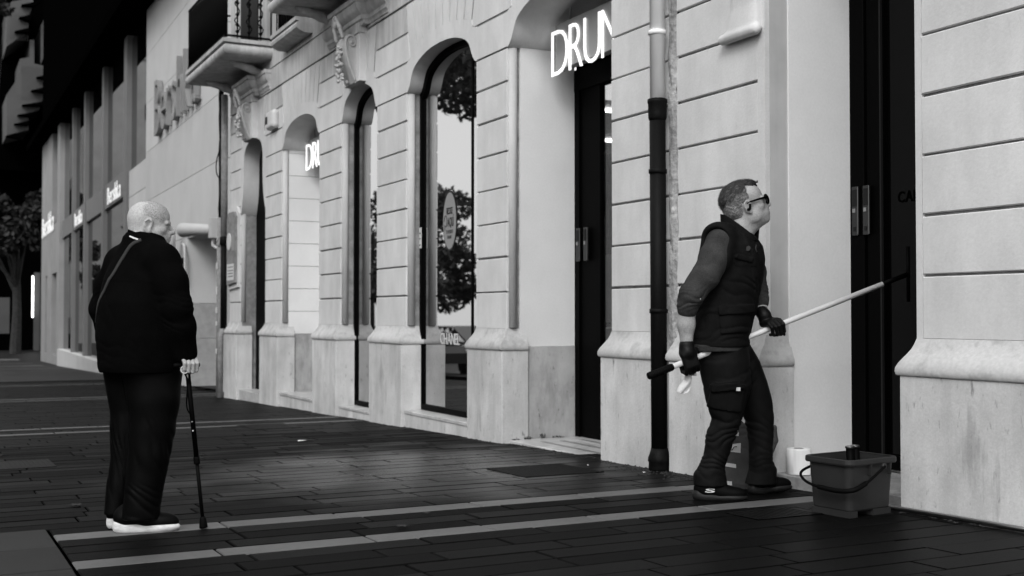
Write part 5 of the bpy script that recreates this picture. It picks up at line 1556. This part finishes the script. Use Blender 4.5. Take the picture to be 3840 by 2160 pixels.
for i, (h_, t_e) in enumerate((((-.215, -.055, 0), (.095, -.10, 0)), ((.150, .16, .0), (.425, .22, .022)))):
    lo = np.minimum(h_, t_e) - .09; hi = np.maximum(h_, t_e) + .09; lo[2] = -.03; hi[2] = .20
    Fu = Field(lo, hi, .005); Fs = Field(lo, hi, .005)
    shoe(Fu, Fs, h_, t_e, .048, .050, .12)
    sh = Fu.build('shoe', 'rubber', cl2, T2); Fs.build('sole', 'dark_plastic', sh, T2)
    if i == 0:
        e1 = np.array([.31, -.045, 0]) / np.linalg.norm([.31, -.045, 0])
        letters('S', lambda a, u, o: tuple(T2(np.array([-.155, -.108, .052]) + e1 * (a + .25 * u) + np.array([0, -o, u]))), .055, .022, 'print_light', sh, .004, .02, .05, name='shoe_emblem')

# hair, glasses, earphone
s = 1.13
def hloc(Fd_):
    f_, l_, u_ = R2h
    def loc(X, Y, Z):
        x = ((X - hcc[0]) * f_[0] + (Y - hcc[1]) * f_[1] + (Z - hcc[2]) * f_[2]) / s
        y = ((X - hcc[0]) * l_[0] + (Y - hcc[1]) * l_[1] + (Z - hcc[2]) * l_[2]) / s
        z = ((X - hcc[0]) * u_[0] + (Y - hcc[1]) * u_[1] + (Z - hcc[2]) * u_[2]) / s
        return x, y, z
    return loc
Fd = Field((-.10, -.13, 1.55), (.27, .13, 1.93), .0042)
loc = hloc(Fd)
Fd.ell(P2h(-.016, 0, .052), (.110 * s, .083 * s, .092 * s), R2h, 0); Fd.ell(P2h(.035, 0, .080), (.062 * s, .058 * s, .050 * s), R2h, .02); Fd.ell(P2h(-.05, 0, .0), (.070 * s, .072 * s, .078 * s), R2h, .02)
def strands(X, Y, Z):
    x, y, z = loc(X, Y, Z)
    return .0011 * np.sin(260 * y + 60 * x + 9 * np.sin(70 * x + 50 * z)) + .0011 * np.sin(300 * z + 90 * x + 8 * np.sin(90 * y + 40 * x)) + .0012 * np.sin(55 * x + 70 * z + 35 * y)
Fd.disp(strands)
dkeep = Fd.d.copy()
def top_region(X, Y, Z):
    x, y, z = loc(X, Y, Z)
    return s * np.maximum.reduce(np.broadcast_arrays((.085 + .35 * np.minimum(x, .012)) - z + .005 * np.sin(120 * x) + .004 * np.sin(270 * x + 1), x - .090 + .1 * (.12 - z), np.where(x > .014, np.abs(y) - .050 - .35 * (.03 - x) * 0, -1.0)))
def side_region(X, Y, Z):
    x, y, z = loc(X, Y, Z)
    return s * np.maximum.reduce(np.broadcast_arrays(z - (.088 + .35 * np.minimum(x, .012)) - .005 * np.sin(120 * x) - .004 * np.sin(270 * x + 1), x - (.016 + .004 * np.sin(160 * z)), np.where(x > -.034, -.006 - z, -.092 - z)))
Fd.cut(top_region); Fd.build('hair_top', 'hair_dark', cl2, T2); HT = Field(Fd.lo, Fd.lo + .01, Fd.h); HT.n = Fd.n; HT.d = Fd.d.copy()
Fd.d = dkeep - .0; Fd.cut(side_region); Fd.disp(lambda X, Y, Z: .002 + 0 * X * Y * Z); Fd.build('hair_side', 'hair_grey', cl2, T2)
def strandmesh(name, Fsrc, m, n, ln, seed, wd):
    Pv, Q = Fsrc.polys()
    r_ = np.random.default_rng(seed)
    f_, l_, u_ = R2h
    idx = r_.choice(len(Q), min(n, len(Q)), replace=False)
    V = []; Fc = []
    for q in Q[idx]:
        p = Pv[q].mean(0); c_ = p - np.array(P2h(-.01, 0, .03))
        if c_ @ c_ < (.07) ** 2: continue
        nn = c_ / np.linalg.norm(c_)
        x, y, z = [(p - np.array(hcc)) @ v / s for v in (f_, l_, u_)]
        d = -f_ * .9 + u_ * (.25 if x > .02 else -.35 - 2.0 * max(0, -.02 - x)) + l_ * (y * 4) * (1 if z > .07 else 0) + r_.normal(size=3) * .22
        d = d - nn * (d @ nn); d /= np.linalg.norm(d); w = np.cross(d, nn) * wd * r_.uniform(.6, 1.3)
        L = ln * r_.uniform(.6, 1.25)
        k = len(V)
        a, b_, c2 = p - nn * .002 - d * L * .3, p + nn * .0035 + d * L * .35, p + nn * .0030 + d * L
        V += [a - w, a + w, b_ + w * .8, b_ - w * .8, c2]
        Fc += [(k, k + 1, k + 2, k + 3), (k + 3, k + 2, k + 4)]
    V = [tuple(T2(np.array(v))) for v in V]
    o = mesh(name, V, Fc, m, cl2); o['kind'] = 'stuff'
strandmesh('hair_strands', HT, 'hair_dark', 3000, .026, 3, .0011); strandmesh('hair_strands', HT, 'hair_grey', 700, .024, 5, .0010)
strandmesh('hair_strands', Fd, 'hair_grey', 2600, .013, 4, .0010); strandmesh('hair_strands', Fd, 'hair_dark', 1100, .013, 6, .0010)
gl_ = MB()
for q in (-1, 1):
    gl_.tube([tuple(T2(P2h(*p))) for p in ((-.022, q * .084, .006), (.0, q * .083, .016), (.06, q * .079, .014), (.108, q * .070, .012))], [.0035, .0045, .006, .0065], 6)
    ring = [P2h(.110, q * .035 + .031 * math.cos(a), .002 + .024 * math.sin(a)) for a in np.linspace(0, 6.283, 17)]
    gl_.tube([tuple(T2(p)) for p in ring], .0048, 6)
gl_.tube([tuple(T2(P2h(.112, -.006, .008))), tuple(T2(P2h(.112, .006, .008)))], .004, 6)
gls = gl_.build('glasses', 'black_metal', cl2, True)
for q in (-1, 1):
    ring = [T2(P2h(.109, q * .035 + .028 * math.cos(a), .002 + .021 * math.sin(a))) for a in np.linspace(0, 6.283, 16, endpoint=False)]
    mesh('lens', [tuple(p) for p in ring], [tuple(range(16))], 'glass_door', gls)
eb = [P2h(*p) for p in ((.004, -.088, .004), (-.002, -.094, -.010), (-.010, -.094, -.022), (-.018, -.090, -.016))]
tube('earphone', [tuple(T2(p)) for p in catmull(eb, 4)], .0075, 'rubber', cl2, 8)
kr = T2(np.array([-.222, -.16, .885]))
tube('key_ring', [tuple(kr + .020 * (math.cos(a) * R0 + math.sin(a) * np.array([0, 0, 1]))) for a in np.linspace(3.0, 6.5, 12)], .0035, 'steel', cl2, 6)
tube('key_clip', [tuple(kr - np.array([0, 0, .02])), tuple(kr - np.array([-.004, 0, .05])), tuple(kr - np.array([.006, 0, .075]))], .005, 'steel', cl2, 6)
MB().tube([tuple(kr - np.array([-.003, .0, .10])), tuple(kr - np.array([0, .0, .16]))], [.010, .016], 6).build('keys', 'steel', cl2)

# pole reaching to the dark glass door
pn, pf = T2(NH), T2(FH)
pdir = (pf - pn) / np.linalg.norm(pf - pn)
tend = (5.44 - pn[0]) / pdir[0]
pole = thing('squeegee_pole', 'long white cleaning pole with black grip, held slanting up to the dark glass door', 'pole', tuple(pn))
def pp(t): return tuple(pn + pdir * t)
tube('tube', [pp(-.12), pp(tend - .22)], .0165, 'pole', pole, 16)
MB().tube([pp(-.265), pp(-.26), pp(-.11), pp(-.10)], [.017, .0215, .0215, .018], 14).build('grip', 'rubber', pole, True)
for k in range(7): tube('grip_rib', [pp(-.25 + .02 * k), pp(-.245 + .02 * k)], .0228, 'rubber', pole, 14)
tube('tip_tube', [pp(tend - .23), pp(tend - .03)], .0150, 'black_metal', pole, 12)
e = np.array(pp(tend - .02))
tube('squeegee_bar', [tuple(e + np.array([.0, .0, .17])), tuple(e - np.array([.0, .0, .17]))], .012, 'black_metal', pole, 8)

# ------------------------------------------------------------------ things standing and lying around
bk = thing('bucket', 'grey rectangular cleaning bucket with a dark bail, standing at the right doorway', 'bucket', (4.43, 4.80, gz(4.8)))
e1 = nrm((.34, .039, 0)); e2 = nrm((-.039, .34, 0)); bc = np.array([4.437, 4.805, gz(4.78)])
def bl(u, v, z): return tuple(bc + e1 * u + e2 * v + np.array([0, 0, z]))
def rrect(hu, hv, r, n=5):
    P = []
    for cx, cy, a0 in ((hu - r, hv - r, 0), (-hu + r, hv - r, 90), (-hu + r, -hv + r, 180), (hu - r, -hv + r, 270)):
        for k in range(n + 1):
            a = math.radians(a0 + 90 * k / n); P.append((cx + r * math.cos(a), cy + r * math.sin(a)))
    return P
def rings(name, rows, m, par, cap0=True, cap1=False):
    V = []; Fc = []; n = None
    for hu, hv, r, z in rows:
        p = rrect(hu, hv, r); n = len(p)
        V += [bl(u, v, z) for u, v in p]
    for i in range(len(rows) - 1):
        for k in range(n):
            a = i * n + k; b = i * n + (k + 1) % n; Fc.append((a, b, b + n, a + n))
    if cap0: Fc.append(tuple(range(n - 1, -1, -1)))
    if cap1: Fc.append(tuple(range((len(rows) - 1) * n, len(rows) * n)))
    return mesh(name, V, Fc, m, par, False)
rings('bucket_body', [(.158, .128, .03, .032), (.163, .133, .035, .04), (.178, .146, .04, .268), (.181, .149, .04, .275), (.181, .149, .04, .298), (.174, .142, .036, .298), (.172, .140, .036, .270), (.158, .128, .032, .06), (.05, .04, .02, .055)], 'bucket', bk, True, True)
rings('rim', [(.181, .149, .04, .270), (.194, .162, .045, .272), (.197, .165, .046, .280), (.196, .164, .046, .300), (.190, .158, .044, .304), (.176, .144, .038, .302)], 'bucket', bk, False, False)
for u0, u1, v0, v1 in ((-.160, -.10, -.130, .130), (.02, .160, -.130, .130)):
    V = [bl(u, v, z) for z in (0, .034) for u, v in ((u0, v0), (u1, v0), (u1, v1), (u0, v1))]
    mesh('bucket_foot', V, [(3, 2, 1, 0), (4, 5, 6, 7), (0, 1, 5, 4), (1, 2, 6, 5), (2, 3, 7, 6), (3, 0, 4, 7)], 'bucket', bk)
V = [bl(u, v, z) for z in (.0, .033) for u, v in ((-.161, .02), (-.10, .02), (-.10, .131), (-.161, .131))]
bail = [bl(.05, -.185, .262), bl(.0, -.187, .235), bl(-.10, -.188, .185), bl(-.185, -.178, .155), bl(-.215, -.10, .145), bl(-.215, .03, .150), bl(-.215, .13, .175), bl(-.16, .19, .215), bl(.05, .185, .265)]
tube('bail', catmull(bail, 6), .0075, 'rubber', bk, 8)
tube('bail_grip', catmull(bail[2:6], 6), .0135, 'rubber', bk, 8)
for v in (-.172, .172): MB().tube([bl(.05, v, .262), bl(.05, v * 1.08, .262)], .016, 10).build('bail_pivot', 'bucket', bk, True)
for u in (-.03, .12):
    V = [bl(u + du, v, z) for z in (.215, .272) for du, v in ((-.004, -.165), (.004, -.165), (.004, -.135), (-.004, -.135))]
    mesh('bucket_rib', V, [(3, 2, 1, 0), (4, 5, 6, 7), (0, 1, 5, 4), (1, 2, 6, 5), (2, 3, 7, 6), (3, 0, 4, 7)], 'bucket', bk)
for u, v, lab in ((.045, .03, 'black squeegee handle sticking out of the bucket, left of the pair'), (.105, .045, 'black squeegee handle sticking out of the bucket, right of the pair')):
    t = thing('window_squeegee', lab, 'tool', bl(u, v, .1), 'tool handles in the bucket')
    a, b_ = np.array(bl(u + .015, v + .01, .06)), np.array(bl(u - .015, v, .338))
    tube('shaft', [tuple(a), tuple(b_)], .022, 'black_metal', t, 14)
    MB().tube([tuple(b_), tuple(b_ + (b_ - a) * .03)], [.025, .025], 14).build('cap', 'dark_plastic', t, True)
    MB().tube([tuple(b_ + (b_ - a) * .03), tuple(b_ + (b_ - a) * .034)], [.021, .018], 14).build('end_ring', 'steel', t, True)
V = [bl(u, v, .235) for u, v in rrect(.165, .133, .034)]
tag(mesh('bucket_water', V, [tuple(range(len(V)))], 'glass_door'), 'dark wash water inside the grey bucket', 'water')

rl = thing('paper_roll', 'white paper roll standing on the step behind the bucket', 'paper roll', (4.93, 5.80, .19))
lathe('roll', [(.072, .19), (.076, .194), (.076, .345), (.072, .350), (.030, .350), (.028, .335)], 4.93, 5.80, 'paper', rl, 24)
lathe('core', [(.026, .33), (.029, .352), (.024, .352), (.022, .33)], 4.93, 5.80, 'print_grey', rl, 16)
V = []
for k in range(6):
    a = math.radians(205 + 14 * k); r_ = .077 + .004 * k
    V += [(4.93 + r_ * math.cos(a), 5.80 + r_ * math.sin(a), .195), (4.93 + r_ * math.cos(a), 5.80 + r_ * math.sin(a), .344)]
mesh('loose_sheet', V, [(2 * k, 2 * k + 2, 2 * k + 3, 2 * k + 1) for k in range(5)], 'paper', rl)

bgc = np.array([4.60, 5.96, gz(5.96)])
bg_ = thing('tool_bag', 'charcoal tool bag with white reflective strips behind the cleaner\'s legs', 'bag', tuple(bgc))
def TB(P):
    P = np.asarray(P, float); return bgc + P[..., 0:1] * R0 + P[..., 1:2] * F0 + P[..., 2:3] * np.array([0, 0, 1.0])
Fd = Field((-.26, -.16, -.02), (.26, .16, .48), .006)
Fd.loft([(.0, 0, 0, .175, .085, 0), (.03, 0, 0, .180, .090, 0), (.20, -.005, .0, .165, .080, 0), (.33, -.02, .01, .12, .06, 0), (.38, -.03, .015, .08, .045, 0), (.42, -.04, .02, .045, .03, 0)], p=3.2)
Fd.chain([(.15, -.05, .34), (.20, -.055, .38), (.205, -.05, .30), (.175, -.05, .22)], [.018, .02, .02, .018], .01)
Fd.disp(folds(.006, 44)); wrinkle(Fd, (-.2, -.15, .2), (.2, .1, .45), (.3, .1, 1), .06, .008)
Fd.build('bag_body', 'bag', bg_, TB)
BG = Fd
def patch(name, x0, x1, z0, z1, m, tl_=.0):
    V = []
    for x, z in ((x0, z0), (x1, z0 - tl_), (x1, z1 - tl_), (x0, z1)):
        p, nn = BG.project((x, -.09, z), .003); V.append(tuple(TB(p + nn * .002)))
    return mesh(name, V, [(0, 1, 2, 3)], m, bg_)
patch('top_tab', -.052, -.022, .375, .405, 'white_cloth', .004); patch('seam_tape', -.062, -.02, .350, .358, 'white_cloth')
lbp = patch('bag_label', -.088, -.016, .235, .292, 'print_light', .008)
patch('reflective_strip', -.135, -.045, .145, .168, 'white_cloth', .012); patch('reflective_strip', -.155, -.072, .035, .058, 'white_cloth', .008)
pz, nn = BG.project((-.053, -.09, .262), .006)
MB().tube([tuple(TB(np.array(p))) for p in catmull([pz + np.array((-.022, -.004, .008)), pz + np.array((-.012, -.004, -.010)), pz + np.array((.002, -.004, .010)), pz + np.array((.020, -.004, .012))], 4)], .0028, 5).build('label_emblem', 'print_dark', bg_)
tube('side_strap', [tuple(TB(np.array(p))) for p in catmull([(.05, -.11, .02), (.075, -.10, .10), (.08, -.08, .22), (.06, -.06, .33)], 5)], .009, 'rubber', bg_, 6)

ck = T2(np.array([-.275, -.15, .76]))
g_v = []; rows = 9
Lq = [(1716, 922), (1714, 935), (1712, 948), (1706, 958), (1700, 965), (1696, 972), (1693, 979), (1693, 984), (1700, 986)]
Rq = [(1727, 922), (1729, 935), (1730, 950), (1730, 960), (1729, 968), (1727, 973), (1724, 979), (1718, 984), (1708, 986)]
cw = thing('cleaning_cloth', 'pale cleaning cloth hanging below the cleaner\'s glove nearest the pole grip', 'cloth', tuple(ck))
V = []
for (xl, yl), (xr, yr) in zip(Lq, Rq):
    for k in range(6):
        t = k / 5; x = xl + (xr - xl) * t; y = yl + (yr - yl) * t
        for o in (0, .004):
            V.append(tuple(T2(np.array([(x - 1830) / 428, -.15 + .016 * math.sin(t * 6 + y * .08) + o, (1252 - y) / 428]))))
Fc = []
for i in range(rows - 1):
    for k in range(5):
        a = (i * 6 + k) * 2; b = (i * 6 + k + 1) * 2; c_ = ((i + 1) * 6 + k) * 2; d_ = ((i + 1) * 6 + k + 1) * 2
        Fc.append((a, b, d_, c_)); Fc.append((a + 1, c_ + 1, d_ + 1, b + 1))
for i in range(rows - 1):
    for k in (0, 5):
        a = (i * 6 + k) * 2; c_ = ((i + 1) * 6 + k) * 2; Fc.append((a, c_, c_ + 1, a + 1))
mesh('cloth', V, Fc, 'white_cloth', cw, True)

rd = thing('metal_rod', 'shiny metal tube lying on the paving along the right-hand wall', 'rod', (4.66, 4.2, gz(4.2)))
tube('rod', [(4.675, 4.86, gz(4.86) + .016), (4.665, 2.7, gz(2.7) + .016)], .0135, 'steel', rd, 12)
tube('rod_end', [(4.676, 4.90, gz(4.9) + .016), (4.675, 4.84, gz(4.84) + .016)], .0155, 'rubber', rd, 12)

def plate(name, label, cat, x0, x1, y0, y1, bars):
    t = thing(name, label, cat, ((x0 + x1) / 2, (y0 + y1) / 2, gz((y0 + y1) / 2)))
    def P(x, y, z): return (x, y, gz(y) + z)
    def bx(nm, a, b, c, d, z0, z1, par=t):
        V = [P(x, y, z) for z in (z0, z1) for y in (c, d) for x in (a, b)]
        return MB().add(V, [(0, 2, 3, 1), (4, 5, 7, 6), (0, 1, 5, 4), (2, 6, 7, 3), (0, 4, 6, 2), (1, 3, 7, 5)])
    bx('cover', x0, x1, y0, y1, -.01, .003).build('cover_plate', 'cover', t)
    fr = MB()
    for a, b, c, d in ((x0, x1, y0, y0 + .025), (x0, x1, y1 - .025, y1), (x0, x0 + .025, y0, y1), (x1 - .025, x1, y0, y1)):
        q = bx('', a, b, c, d, .0, .0045); fr.add(q.v, q.f)
    fr.build('cover_frame', 'cover', t)
    m_ = MB()
    n = int((x1 - x0 - .06) / .035)
    for i in range(n):
        x = x0 + .035 + i * .035
        q = bx('', x, x + .014, y0 + .03, y1 - .03, .002, .0050); m_.add(q.v, q.f)
    o = m_.build('ridges', 'cover', t); o['kind'] = 'stuff'
plate('drain_grate', 'dark drain grate in the paving at the left edge of the photograph', 'grate', .42, .94, 9.72, 10.42, 1)
plate('manhole_cover', 'dark square cover in the paving in front of the blind arch', 'manhole cover', 3.25, 3.78, 12.7, 13.5, 1)
plate('access_cover', 'dark ridged cover in the paving before the doorway with the lit sign', 'manhole cover', 3.70, 4.32, 7.15, 7.78, 1)
plate('inspection_cover', 'dark smooth cover in the paving between the cleaner and the bucket', 'manhole cover', 3.85, 4.33, 4.84, 5.12, 1)

def leaf(x, y, label, s, rot, m='bark'):
    pts = [(0, -.5), (.12, -.18), (.42, -.22), (.26, .05), (.45, .30), (.14, .26), (0, .55), (-.14, .26), (-.45, .30), (-.26, .05), (-.42, -.22), (-.12, -.18)]
    V = []; c, q = math.cos(rot), math.sin(rot)
    for k, (a, b) in enumerate(pts):
        V.append((x + s * (a * c - b * q), y + s * (a * q + b * c), gz(y) + .008 + s * (.22 * (a * a + b * b) + .05 * (k % 2))))
    V.append((x, y, gz(y) + .006))
    o = mesh('fallen_leaf', V, [(k, (k + 1) % 12, 12) for k in range(12)], m)
    tag(o, label, 'leaf', 'fallen leaves on the paving')
leaf(.81, 7.25, 'dry fallen leaf on the dark paving left of the bald man\'s legs', .10, .4)
leaf(.60, 10.9, 'dry fallen leaf beyond the drain grate at the left edge', .12, 1.4)
leaf(2.17, 5.55, 'dry fallen leaf below the lower light band, right of the cane', .085, 2.2)
leaf(4.40, 9.25, 'dry fallen leaf at the foot of the doorway threshold', .08, .9)
leaf(4.42, 6.85, 'small leaf scrap beside the drainpipe foot', .05, 2.9)
leaf(2.45, 5.92, 'tiny dark leaf between the two light paving bands', .05, 3.9)
for x, y, w, lab in ((4.50, 6.92, .030, 'white scrap of paper on the paving at the foot of the drainpipe'), (4.42, 7.55, .022, 'white scrap of paper on the paving left of the drainpipe'), (3.2, 10.9, .09, 'pale flattened scrap on the paving below the large arched window')):
    z = gz(y) + .006
    o = mesh('paper_scrap', [(x, y, z), (x + w, y + .01, z + .004), (x + w * .9, y + w * .6, z + .002), (x + w * .1, y + w * .5, z + .006)], [(0, 1, 2, 3)], 'paper')
    tag(o, lab, 'litter')
rng = np.random.default_rng(5)
wd = thing('weed_tuft', 'small dark weeds growing where the doorway reveal meets the threshold', 'weed', (5.1, 9.58, .05))
v, f = leaves(rng, 200, [((4.98, 9.59, .058), (.05, .02, .016)), ((5.14, 9.60, .065), (.035, .015, .028)), ((4.86, 9.59, .048), (.05, .02, .010)), ((5.3, 9.60, .05), (.08, .015, .012))], .008)
mesh('weed_leaves', v, f, 'leaf_far', wd)

# grit and moss gathered along the foot of the walls
rng = np.random.default_rng(12)
V = []; Fc = []
def grit(y0, y1, x, n, w=.05):
    for _ in range(n):
        y = rng.uniform(y0, y1); xx = x - abs(rng.normal()) * w
        s_ = rng.uniform(.004, .013); a = rng.uniform(0, 6.28); k = len(V); z = gz(y) + .002
        q = [(s_ * math.cos(a + t) * rng.uniform(.6, 1.2), s_ * math.sin(a + t) * rng.uniform(.6, 1.2)) for t in (0, 1.6, 3.1, 4.7)]
        V.extend([(xx + p[0], y + p[1], z) for p in q] + [(xx, y, z + s_ * rng.uniform(.3, .7))])
        Fc.extend([(k, k + 1, k + 4), (k + 1, k + 2, k + 4), (k + 2, k + 3, k + 4), (k + 3, k, k + 4)])
for y0, y1 in PIERS: grit(y0 - .05, y1 + .05, 4.718, 120)
for y0, y1 in ((10.37, 12.12), (13.17, 14.41), (15.43, 17.2)): grit(y0, y1, 4.76, 120)
grit(7.9, 9.6, 4.80, 160, .06); grit(5.95, 6.95, 4.718, 160); grit(2.6, 4.7, 4.715, 160); grit(6.4, 7.4, 4.66, 160, .10)
tag(mesh('wall_foot_grit', V, Fc, 'bark'), 'dark grit and moss along the foot of the pale walls', 'grit', kind='stuff')
